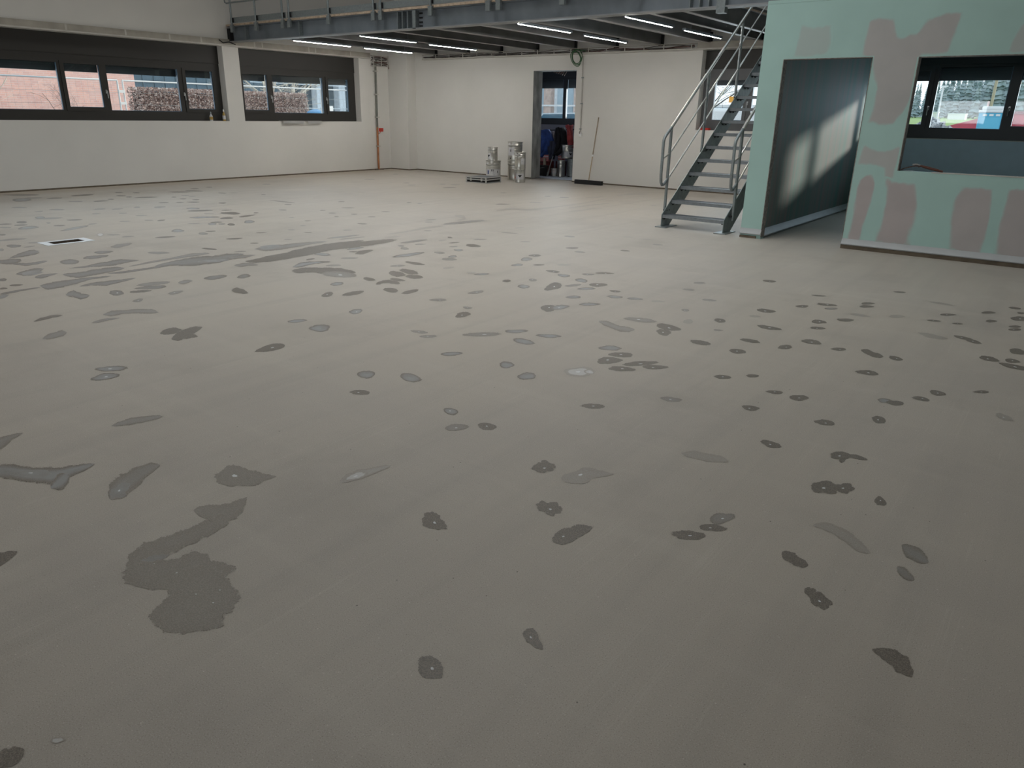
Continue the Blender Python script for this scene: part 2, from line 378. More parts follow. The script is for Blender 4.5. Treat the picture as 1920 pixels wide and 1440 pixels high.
# ------------------------------------------------------------------ windows
def window(idx, place, u0, u1, z0, elems, w=.2, fm='frame', ph=None, head=2.43, zfix=(1.43, 2.27), zc=(1.485, 2.26), shut=2.125, handles=(), zt=ZH):
    root = struct(empty('window_%d' % idx))
    fr = MB(); d = .07
    cuts = []
    for k, a, b in elems: cuts.append((a, b, *(zfix if k == 'f' else (zc[0]-.06, zc[1]+.03)), k))
    def bx(m, ua, ub, va, vb, wa=w, wb=w+d, bev=0):
        m.box(place(ua, wa, va), place(ub, wb, vb), bev)
    bot = min(c[2] for c in cuts); top = head-.05
    bx(fr, u0, u1, z0, bot); bx(fr, u0, u1, top, head)
    cur = u0
    for a, b, va, vb, k in cuts:
        e = .085 if k == 'c' else 0
        bx(fr, cur, a-e*.7, bot, top); bx(fr, a-e*.7, b+e*.7, vb, top) ; cur = b+e*.7
        if va > bot+.001: bx(fr, a-e*.7, b+e*.7, bot, va)
    bx(fr, cur, u1, bot, top)
    fr.build('frame', M_[fm], root)
    hp = MB(); bx(hp, u0, u1, head, zt, w-.015, w+.25); hp.build('shutter_box', M_['frame' if fm == 'framelit' else fm], root)
    for k, a, b in elems:
        if k == 'c':
            s_ = MB(); e = .07; za, zb = zc
            for q in ((a-e, a, za-e, zb+e*.6), (b, b+e, za-e, zb+e*.6), (a, b, za-e, za), (a, b, zb, zb+e*.6)): bx(s_, q[0], q[1], q[2], q[3], w-.018, w+.05)
            sh = s_.build('sash', M_['framelit' if fm == 'frameB' else fm], root)
        else: sh, (za, zb) = root, zfix
        g = MB(); bx(g, a-.004, b+.004, za-.004, zb+.004, w+.035, w+.041); g.build('pane', M_['glass'], sh)
        e_ = MB(); bx(e_, b-.012, b, za, zb, w+.005, w+.034); bx(e_, a, b, za, za+.008, w+.005, w+.034); e_.build('edge_seal', M_['seal'], sh)
        # raised roller shutter hanging in the top of the light
        t = MB(); z = zb+.08; nz = 0
        while z > shut+.001:
            zz = max(z-.045, shut); bx(t, a-.02, b+.02, zz, z, w+.112, w+.118); bx(t, a-.02, b+.02, zz+.0015, z, w+.11, w+.122+.004*(nz % 2)); nz += 1; z = zz
        t.build('roller_shutter', M_['shutter'], root)
    for u, z in handles:
        h = MB(); p = lambda a, b_, c2: place(u+a, w-b_, z+c2)
        h.box(p(-.014, .018, -.035), p(.014, .028, .035)); h.tube([p(0, .02, .012), p(0, .06, .012), p(0, .062, -.03), p(0, .058, -.12)], .009)
        h.build('handle', M_['chrome'], root, True)
    return root
window(1, PL, W1[0], W1[1], ZS, [('c', 2.65, 3.3), ('f', 3.43, 4.08), ('f', 4.2, 6.74), ('c', 6.86, 7.51), ('f', 7.645, 9.135), ('c', 9.30, 9.93)], handles=((7.58, 1.78), (9.22, 1.78)))
window(2, PL, W2[0], W2[1], ZS, [('c', 10.685, 11.33), ('f', 11.487, 12.965), ('c', 13.13, 13.785)], handles=((11.41, 1.78), (13.05, 1.78)))
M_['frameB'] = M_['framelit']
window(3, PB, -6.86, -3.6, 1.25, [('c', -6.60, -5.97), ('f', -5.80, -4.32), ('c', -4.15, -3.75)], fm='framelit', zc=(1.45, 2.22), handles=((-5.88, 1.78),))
window(4, PB, -3.4, -.64, 1.215, [('c', -3.30, -2.655), ('f', -2.515, -1.44), ('c', -1.29, -.80)], fm='frame2', zfix=(1.39, 2.38), zc=(1.44, 2.33), shut=2.17, handles=((-2.59, 1.72), (-1.37, 1.72)))

# annex behind the rough opening
AX0, AX1, AY = -13.6, -9.2, 17.5
a_ = MB(); a_.box((AX0-.2, 15.7, 0), (AX0, AY+.3, 3.0)).box((AX1, 15.7, 0), (AX1+.2, AY+.3, 3.0)).box((AX0, AY, 0), (AX1, AY+.3, 1.25)).box((AX0, AY, ZH), (AX1, AY+.3, 3.0)).box((AX0, AY, 1.25), (-12.8, AY+.3, ZH)).box((-10.2, AY, 1.25), (AX1, AY+.3, ZH)).box((AX0, 15.7, 2.8), (AX1, AY+.3, 3.0))
a_.box((AX0, 15.7, 0), (-11.13, 15.72, 2.8)).box((-9.85, 15.7, 0), (AX1, 15.72, 2.8)).box((-11.13, 15.7, 2.5), (-9.85, 15.72, 2.8))
struct(a_.build('wall_annex', M_['annex']))
struct(MB().box((AX0, 15.7, -.1), (AX1, AY, -.002)).build('floor_annex', mat('annex_floor', (.30, .31, .33), .6, var=.2, scale=6)))
PA = lambda u, w, v: (u, AY+w, v)
window(5, PA, -12.8, -10.2, 1.25, [('f', -12.6, -11.75), ('f', -11.66, -11.0), ('f', -10.93, -10.3)], w=.15, fm='frame2', zfix=(1.405, 2.38), head=2.45, shut=2.17)
# ------------------------------------------------------------------ partition box of green board
PX0, PXI, PX1 = -3.605, -3.385, 3.0
p = MB()
dx0, dx1, wx0, wx1, wz0, wz1 = -3.325, -2.31, -1.827, .75, .953, 2.168
def pb(m, x0, x1, z0, z1, y0=YG, y1=YG+.12): m.box((x0, y0, z0), (x1, y1, z1))
pb(p, PX0, dx0, .0, 2.8); pb(p, dx0, dx1, 2.18, 2.8); pb(p, dx1, wx0, .0, 2.8); pb(p, wx0, wx1, 0, wz0); pb(p, wx0, wx1, wz1, 2.8); pb(p, wx1, PX1, 0, 2.8)
part = struct(p.build('wall_partition_front', M_['gypsum']))
sd = MB(); sd.box((PX0, YG+.121, 0), (PXI, YB, 2.8))
M_['passage'] = mat('sanded_filler_strips', (.16, .26, .235), .60, spec=.12, col2=(.27, .24, .23), scale=1.0, stretch=(1, 9, .12))  # green board and filler strips; the vertical streaks also paint in glare
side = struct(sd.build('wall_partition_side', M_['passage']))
struct(MB().box((PX1, YG+.121, 0), (PX1+.15, YB, 2.8)).build('wall_partition_right', M_['gypsum']))
struct(MB().box((PX0, YG+.001, 2.802), (PX1+.15, YB, 2.84)).build('ceiling_partition', M_['gypsum']))
M_['bluewall'] = mat('blue_grey_primer', (.68, .82, .94), .7, var=.03)  # pale wall, its colour tinted for the blue daylight on it
struct(MB().box((PXI, YB-.02, 0), (PX1, YB-.001, 1.205)).build('wall_partition_back', M_['bluewall']))
# raw cut edges round the two openings
e_ = MB(); 
for x in (dx0, dx1): e_.box((x-.004, YG-.002, .02), (x+.004, YG+.122, 2.18))
e_.box((dx0, YG-.002, 2.176), (dx1, YG+.122, 2.184)); e_.box((wx0-.004, YG-.002, wz0), (wx0+.004, YG+.122, wz1)); e_.box((wx0, YG-.002, wz1-.004), (wx1, YG+.122, wz1+.004))
e_.build('cut_edge', M_['gypedge'], part)
MB().box((wx0+.35, YG-.003, wz0-.006), (wx1, YG+.122, wz0+.002)).build('sill_bead', M_['ledgelip'], part)
# cove strip and brown joint at the foot of the front wall
cv = MB(); prof = [(YG, .045), (YG-.022, .048), (YG-.028, .06), (YG-.02, .075), (YG-.006, .10), (YG, .125)]
cv.prism([(y, z) for y, z in prof], 'x', dx1, PX1); cv.prism([(y, z) for y, z in prof], 'x', PX0, dx0)
cv.prism([(x, z) for x, z in ((PXI-.002, 0), (PXI+.05, .01), (PXI+.055, .03), (PXI+.03, .06), (PXI+.008, .09), (PXI-.002, .11))], 'y', YG+.05, YB)
struct(cv.build('baseboard_partition', M_['cove'], smooth=True))
gp_ = MB(); gp_.box((dx1, YG-.018, 0), (PX1, YG-.001, .045)).box((PX0, YG-.02, 0), (dx0-.06, YG-.001, .03))
struct(gp_.build('baseboard_partition_joint', M_['gap']))

# ------------------------------------------------------------------ skins (filler patches)
def skin_mesh(polys, fn, zoff):
    """polys: list of vertex-ring stacks already in (point, rgba) form -> one mesh with the skin attribute"""
    bm = bmesh.new(); lay = bm.verts.layers.float_color.new('skin')
    for verts, faces in polys:
        vs = []
        for pt, c in verts:
            v = bm.verts.new(fn(pt, zoff)); v[lay] = c; vs.append(v)
        for f_ in faces:
            try: bm.faces.new([vs[i] for i in f_])
            except ValueError: pass
        zoff += .00001
    me = bpy.data.meshes.new('filler_patch'); bm.to_mesh(me); bm.free(); return me
def blob(cx, cy_, w, h, ang=0, kind='d', rnd=None, dot=False, n=22, rough=1.0):
    rnd = rnd or random; a = -math.radians(ang)*-1
    ph = [rnd.uniform(0, 6.28) for _ in range(5)]; lens = rnd.uniform(.0, .22); am = [rnd.uniform(.02, .09), rnd.uniform(.02, .09), rnd.uniform(.01, .05), rnd.uniform(0, .04)]
    if rough > 1.5 and w < 100: am = [am[0]*1.3, am[1]*1.5, am[2]*1.9, am[3]*2.4]; lens = lens*1.3+.06
    fr = [0, .055, .15, .60, .84, 1.06]
    g = kind == 'g'; st = {'d': 1, 'g': .95, 'f': .42, 'm': .8, 'p': .35, 'c': .9, 'e': .72}[kind]
    lg = {'d': 0, 'e': .1, 'g': 1, 'f': .35, 'm': .45, 'p': 1, 'c': .9}[kind]
    if kind == 'g' and cx < 520 and 440 < cy_ < 640: lg = .45
    ox, oy = rnd.uniform(-.18, .18), rnd.uniform(-.2, .2)
    V = [((cx+ox*w*.5, cy_+oy*h*.5), (1, 1 if dot else 0, lg, st))]; Fc = []
    for ri, q in enumerate(fr[1:], 1):
        for k in range(n):
            t = 2*PI*k/n
            s = 1-lens*abs(math.sin(t))**1 + lens*.5
            s += am[0]*math.sin(2*t+ph[0]) + am[1]*math.sin(3*t+ph[1]) + am[2]*math.sin(5*t+ph[2]) + am[3]*math.sin(9*t+ph[3])
            x, y = q*s*w/2*math.cos(t), q*s*h/2*math.sin(t)
            x += ox*w*.5*(1-q); y += oy*h*.5*(1-q)
            X = x*math.cos(a)-y*math.sin(a); Y = x*math.sin(a)+y*math.cos(a)
            cov = (2.4, 2.4, 2.4, 2.0, .95 if rough < 1.5 else .75, -.4)[ri]
            li = (lg, lg, lg, lg*.8, 0 if g else lg*(.3 if kind != 'c' else .9), 0 if kind != 'c' else .9)[ri]
            V.append(((cx+X, cy_+Y), (cov, (1 if ri == 1 and dot else (.47 if kind == 'p' and ri < 4 else 0)), li, st)))
    for k in range(n): Fc.append((0, 1+k, 1+(k+1) % n))
    for r in range(len(fr)-2):
        for k in range(n):
            a0, b0 = 1+r*n, 1+(r+1)*n
            Fc.append((a0+k, b0+k, b0+(k+1) % n, a0+(k+1) % n))
    return V, Fc
def strip(pts, kind='d', rnd=None, jit=.12):
    """pts: (x, y, halfwidth) in a row; rounded, feathered band"""
    rnd = rnd or random
    st = {'d': 1, 'g': .95, 'f': .42, 'm': .8, 'p': .35, 'e': .72}[kind]; lg = {'d': 0, 'e': .1, 'g': .9, 'f': .3, 'm': .45, 'p': 1}[kind]
    if kind == 'g' and pts[0][0] < 520 and 440 < pts[0][1] < 640: lg = .45
    P = []
    for i in range(len(pts)-1):
        seg = max(2, int(math.hypot(pts[i+1][0]-pts[i][0], pts[i+1][1]-pts[i][1])/9))
        for k in range(seg):
            t = k/seg; P.append(tuple(pts[i][q]*(1-t)+pts[i+1][q]*t for q in range(3)))
    P.append(pts[-1]); V = []; Fc = []
    for i, (x, y, hw) in enumerate(P):
        a, b = P[max(0, i-1)], P[min(len(P)-1, i+1)]
        tx, ty = b[0]-a[0], b[1]-a[1]; L = math.hypot(tx, ty) or 1; nx, ny = -ty/L, tx/L
        e = min(i, len(P)-1-i); hw = max(hw, .8)*1.08; h1 = hw*(1+rnd.uniform(-jit, jit)); h2 = hw*(1+rnd.uniform(-jit, jit))
        if e == 0: h1 *= .55; h2 *= .55
        cv = .1 if e == 0 else 1
        for q, cc, ll in ((-1.2, -.4, 0), (-.78, .9, 0), (-.3, 2.2, lg), (.3, 2.2, lg), (.78, .9, 0), (1.2, -.4, 0)):
            hh = h1 if q < 0 else h2
            V.append(((x+nx*hh*q, y+ny*hh*q), (cc*cv, 0, ll, st)))
    for i in range(len(P)-1):
        for q in range(5): Fc.append((i*6+q, i*6+q+1, (i+1)*6+q+1, (i+1)*6+q))
    return V, Fc
def floor_pt(pt, z): return gp(pt[0], pt[1], z)

random.seed(5)
# centre x, centre y, width, height, tilt, kind, w = white core   (pixels of the photograph, put back on the floor plane)
BL = """
40 365.5 68 3 0 d|40 375 35 6 0 g|60 371.5 40 2.4 -2 m|102.5 371.5 28 2.2 -2 d|155 366 42 3 -4 d|223 360.7 15 2 0 d|256 361.3 14 2 0 d|227 367 17 2 0 d
242 369.3 12 2 0 d|274 370 42 2 -2 d|208 373.7 11 2 0 d|189 377 27 2 -2 d|142 377.7 26 2 0 m|36 389 27 2.4 0 m|73 396.7 15 2 -4 m|107 393 27 3 0 m
187 392 24 2 -2 m|220 392 21 2 -3 m|257 388.7 11 2.6 0 m|299 388.3 22 3 -2 m|307 380 20 1.8 -2 d|180 400.7 15 2 -2 m|230 399.7 15 2 0 m|265 404 22 2 -3 m
75 408 20 4 0 g|92 409.5 53 3 -2 m|41 416.7 21 4 0 d|39 422 27 2.4 -2 d|9 420.3 26 2.2 -2 d|10 426.6 22 2.4 0 m|53 427 40 5.5 -4 g|91 418 8 3 0 m
140 412.3 29 2.4 -2 d|112 423 21 2.4 -2 d|234 415 20 2 -2 m|279 413 16 2 0 m|302 413.3 16 2.4 -6 d|140 428 54 4 -10 g|173 420 16 2 -4 m|4 440.3 13 3 0 d
20 449.5 55 3.4 -4 m|188 440 14 7 0 p|213 440.3 24 2.2 -1 m|240 443.5 22 2.6 -4 m|310 444.5 38 3 -4 d|26 461.3 27 6 0 g|67 455 28 2.6 -2 m|55 462.5 20 2.4 -6 m
2 468.3 12 4.6 0 m|17 490.5 50 9 -4 g|130 491 34 10 0 g|178 482 45 6.4 -6 g|194 473 36 5.4 -4 g|227 460.3 40 6.4 -8 m|297 474 42 4.4 0 m
217 492.5 45 8 -5 g|5 524.5 15 6 0 g|30 534.7 26 3.6 -2 d|6 541 16 3.6 -4 d|218 549 28 10 0 g w|287 532 60 7 -5 m|285 539 52 7.4 -4 g|263 546.3 42 4.4 -4 d
258.5 563.3 20 6 -8 m w|393 466.7 28 3.4 5 d|451 471.6 22 2.2 -3 m|404 520 40 8 -6 g|457 518 24 8 -8 g|329 548.5 27 6.4 -10 m w|605 477 28 6 4 g|582 486 18 2.8 -8 d
557.5 601.7 35 6.4 -4 g|600 615 38 14 -4 g|320 621 40 12 -10 d|333 432.5 25 5.6 0 g|381 438 18 4.4 3 m|395 433.6 19 2.2 -2 d|440 447.5 30 2.8 -3 d|477 456 16 2 0 d
363 419 22 1.8 -1 m|398 420 15 4 0 g|405 416.7 22 2.2 -2 d|416 420 12 3 0 m|433.5 421 14 4.4 0 d|467.5 415.7 20 5.6 -4 g|383 407.5 60 3 -2 g|425 409 23 4 -2 d
462.5 405 32 3 -7 d|432 400 40 4.4 1 d|425 394 20 1.8 -2 d|480 399 9 2 0 d|375 395 50 2.6 -2 d|362 391 24 3 2 g|391 400.7 18 1.4 0 m|362.5 379 24 2 0 d
337 379.7 14 2 0 d|417 380.7 14 2.2 0 d|308 380 18 1.6 -2 d|367.5 374.5 14 1.4 0 d|343 372.8 14 1.4 0 d|360 368 14 1.4 0 m|326 369.7 9 1.7 0 d|347 366.7 14 1.4 0 m
337 360 40 1.7 0 d|365 358 34 2 2 d|416.7 362 14 2 4 d|438 361.7 16 1.3 0 m|392 351 14 1.6 0 d|365 353.7 16 1.6 0 d|494 365 9 1.7 0 d|500 345.5 16 1.2 0 m
530 378 44 1.8 6 d|540 383.5 14 1.8 2 d|530 393.7 15 2 0 d|605 394.3 10 1.5 0 d|577 414 11 1.7 0 d|568 423 9 1.3 0 m|547 408 9 1.3 0 m|546 431 13 1.4 0 m
577.5 436 13 1.7 2 d|490 436.3 18 1.7 -2 d|540 448.7 15 1.5 0 m|653 389.7 24 1.6 0 d|640 378 12 1.7 -2 d|623 399.5 14 1.7 0 d|664 401.7 13 1.4 0 d|631 406 9 1.6 0 d
697 406.4 14 1.4 0 d|723 397 15 1.4 0 d|679 419.6 18 2 3 d|651 431.4 16 1.8 0 m|767 380 9 1.4 0 d|787 381.7 8 1.4 0 m|808 412 20 2 -3 m|804 416.4 15 1.6 0 m
843 351.6 28 1.6 -2 d|772 347 16 1.4 0 m|762 343 12 1.4 0 m|742 326.7 11 1.2 0 m|830 345.4 10 1.2 0 m|853 346.4 18 1.2 0 m|693 336.4 18 1.2 0 m
802 432.5 14 1.7 0 m|737 444 30 2 -5 f|643 444 54 3 -6 g|660 446.5 50 2 -6 m|666 465.6 30 4.4 -8 g|610 491 20 2.4 0 d|625 497.6 27 3.4 -3 m|655 484 32 3 -1 m
692 523.4 21 7 8 d|632 532.3 26 6.4 -5 g|614 552.3 21 10 -14 d w|662 550 37 8 -9 d|733 544 30 8 6 d|769 547 30 7 -10 d|822 562.3 32 5 1 m w|667 584 25 9.4 -6 g w
876.5 577 17 4.6 6 m w|868 590 29 9.4 -8 d w|893 548 27 6 -8 m w|745 524.5 28 5.6 8 d|744 513.6 32 10 8 d|776.5 519 34 7.4 4 d|767 509.4 38 8 12 d|746 498.3 27 4 -2 m w
778 493.7 36 5 8 d|765 478 56 6 -8 g|758.6 466 17 4.4 4 m|752 461 12 3.4 6 m|775 452.7 50 4 -7 m|788 458 20 2.4 -2 m|843.7 445.3 9 3 6 d|829.7 450.6 15 3 -5 f
851.6 455 20 2 -4 d|850 462.3 16 2 -4 m|860 469 17 4 3 g|824 474 21 4 4 m|848.4 481 17 4 -6 g|842 486 29 5 2 m|841 502 20 4 -5 f|887 460.5 29 5.6 6 d
883.6 511.7 15 4 0 f|904 514 28 4 -2 g|1003 479 21 4.6 0 d w|987 486 21 7 -3 g|970 496.7 22 4.4 -2 g|1010 496.6 20 2.8 0 d|1057 496.6 27 3 0 f|1073 465 24 3 0 d
1087 472.4 21 3 5 m|1068 443.3 19 3 5 m|1172 470 17 2.8 6 d|1233 458.7 20 2 5 m|1213 448.7 18 1.8 3 f|1178 444.4 20 1.7 2 f|955 436.7 30 1.8 4 m|973 427.3 17 2 -4 f
900 448.6 24 1.8 0 m|985 453.3 20 1.7 0 m|1037 509 25 4.6 5 d w|1057 516.7 22 5.4 5 g|1102 514.4 24 3.4 3 m w|1133 512 31 3.6 1 d w|1090 525.7 22 7.4 7 g|999 525 16 5 3 m w
950 526.7 15 5.4 0 d|981.6 537.3 22 7.4 0 g|1039 536.5 30 13 -8 d w|1031 541 22 7 -6 d|1075 535 30 4.4 -4 m|1121.6 534.3 32 7.4 2 d w|1100 541.3 32 5 -1 g|1153 546 21 4 5 d w
1075 557 29 5.4 0 g|1153 556.6 30 5 4 g|1190 560 28 4.6 4 g|1233 565 24 4 4 f|1105 570.3 37 6 0 g|1028 578 27 13 0 d w|1050 576 32 9 -6 g w|786.7 622.3 31 6 6 m w
803 630.7 32 5.4 -3 m w|903 627 74 7.4 -1 m w|968 621 43 6.4 -2 g|981.6 640 38 11 9 g|1029 630 45 7 2 g|846.7 663.3 39 8 -2 g|950 684 26 13 0 g|988 705 37 12.4 -3 g
686.7 702 31 15.5 0 g|769.3 707.7 39 16 10 g|675 735.7 39 9 1 d w|1143 652.7 43 9 1 g|1165 665.3 43 10 2 d w|1141.7 676 46 12.5 -3 d w|1165 691.7 50 9 2 d w|1200 681.6 62 9 -3 d w
1228 688.3 46 8.4 2 d w|1201.6 600 59 8 6 m w|1253 613.6 46 11 9 d w|1245 623 28 12 6 d w|1258 748.6 36 10 5 m w|1112 761.5 42 10 0 d w|1311.6 530.6 23 4 1 m|1291.6 543 22 3.4 4 m
1443 527 24 4.6 5 d w|1330 562.6 25 4.4 4 m|1285 581.6 14 5 3 m w|1436.6 582.6 36 7 5 d w|1415 593 20 4.4 5 f|1350 601 21 8 5 d w|1346.7 619 17 3.4 3 m|1290 603 20 8 0 f
1441.6 614.3 47 6.4 8 d w|1535 554.3 25 3 4 d|1550 571.3 36 5 4 d w|1558 578.6 25 4 2 m|1504 574.3 24 5 0 d w|1626.7 569 25 4.4 0 d|1625 574.6 29 4.6 0 d|1686.7 547.7 22 3 4 d
1765 569 43 3.6 9 f|1611.6 590.6 36 5 8 f|1681.6 593 30 6 0 f|1535 603.3 30 7 4 d w|1533 615 28 5 3 d w|1585 600 29 6.6 4 d|1776.7 590 28 4.6 0 d w|1751.7 601.3 28 3.6 4 d w
1795 606.7 23 3 4 d w|1853 586 25 5.4 0 d|1858 602 21 5.4 0 d|1903 577.7 24 4 6 d|1912 597.5 32 9 5 d w|1903 612.3 24 4.4 2 d|1902.7 618 24 5 0 d w|1915 587 16 4 6 d
1748 630 50 8 11 f|1806 633.5 34 6 12 d w|1826 640.5 30 6 12 d w|1313 642.3 37 9 9 d|1406.7 639 36 7 9 d|1383 658.7 31 9 6 d w|1472 650.7 27 8 -2 d w|1521.6 640.7 35 9 8 d w
1573 654.7 28 6 4 d w|1679 671.7 27 7.4 12 d w|1626.7 698.7 40 9 6 d w|1355 706.7 32 7.6 4 d w|1411 704.7 23 6.4 4 d|1453 735.3 30 7 4 d w|1498 745.7 35 11 4 d w
1658 751 24 9 4 g|1678 755.5 34 9 7 d|1726.7 747.6 33 8 9 d w|1757.6 736.7 31 9 11 d w|1840 734.7 28 6 0 d w|1407.6 765 33 9.4 5 d w|1546.7 792 37 11 6 d w|1648 787 25 15 18 d w
1883 782.3 30 12 20 f w|1855 672.7 39 9 11 d w|1898 676.7 28 8 8 d w|1905 688 60 9 12 d w|1908 659 32 11 8 d|1446 832.7 38 13 14 d w|845.6 771.3 27 13 12 g w|855 801 41 13 -4 m w
913 799.4 35 13 5 d w|1650 939.6 24 16 10 d w|1353 971.4 48 20 -4 m w|1336 989.5 50 14 4 d w|1290.6 1003 62 19 2 d w|812 977.5 48 32 20 d w|1030.5 952 43 29 14 d w
944 361.5 12 1.4 0 m|1027 368 12 1.4 0 m|1058 370.4 18 1.4 2 m|1004 380 22 1.5 1 m|942 382.7 26 2 -1 d|1175 365 38 1.8 -4 f|1115 370 34 2.4 -4 f|888 416 56 2.6 -4 f|1225 385 14 2 0 f
|508 652 58 12 -12 d w|210 691 58 10 -2 g w|197 706 54 12 -9 g w
""".replace('\n', '|')
SPEC = []
for q in BL.split('|'):
    q = q.split()
    if len(q) < 6: continue
    SPEC.append([('b', *map(float, q[:5]), q[5], len(q) > 6)])
Sx = lambda *a, k='d': ('s', list(a), k)
B_ = lambda cx, cy2, w, h, a, k='d', wd=False: ('b', cx, cy2, w, h, a, k, wd)
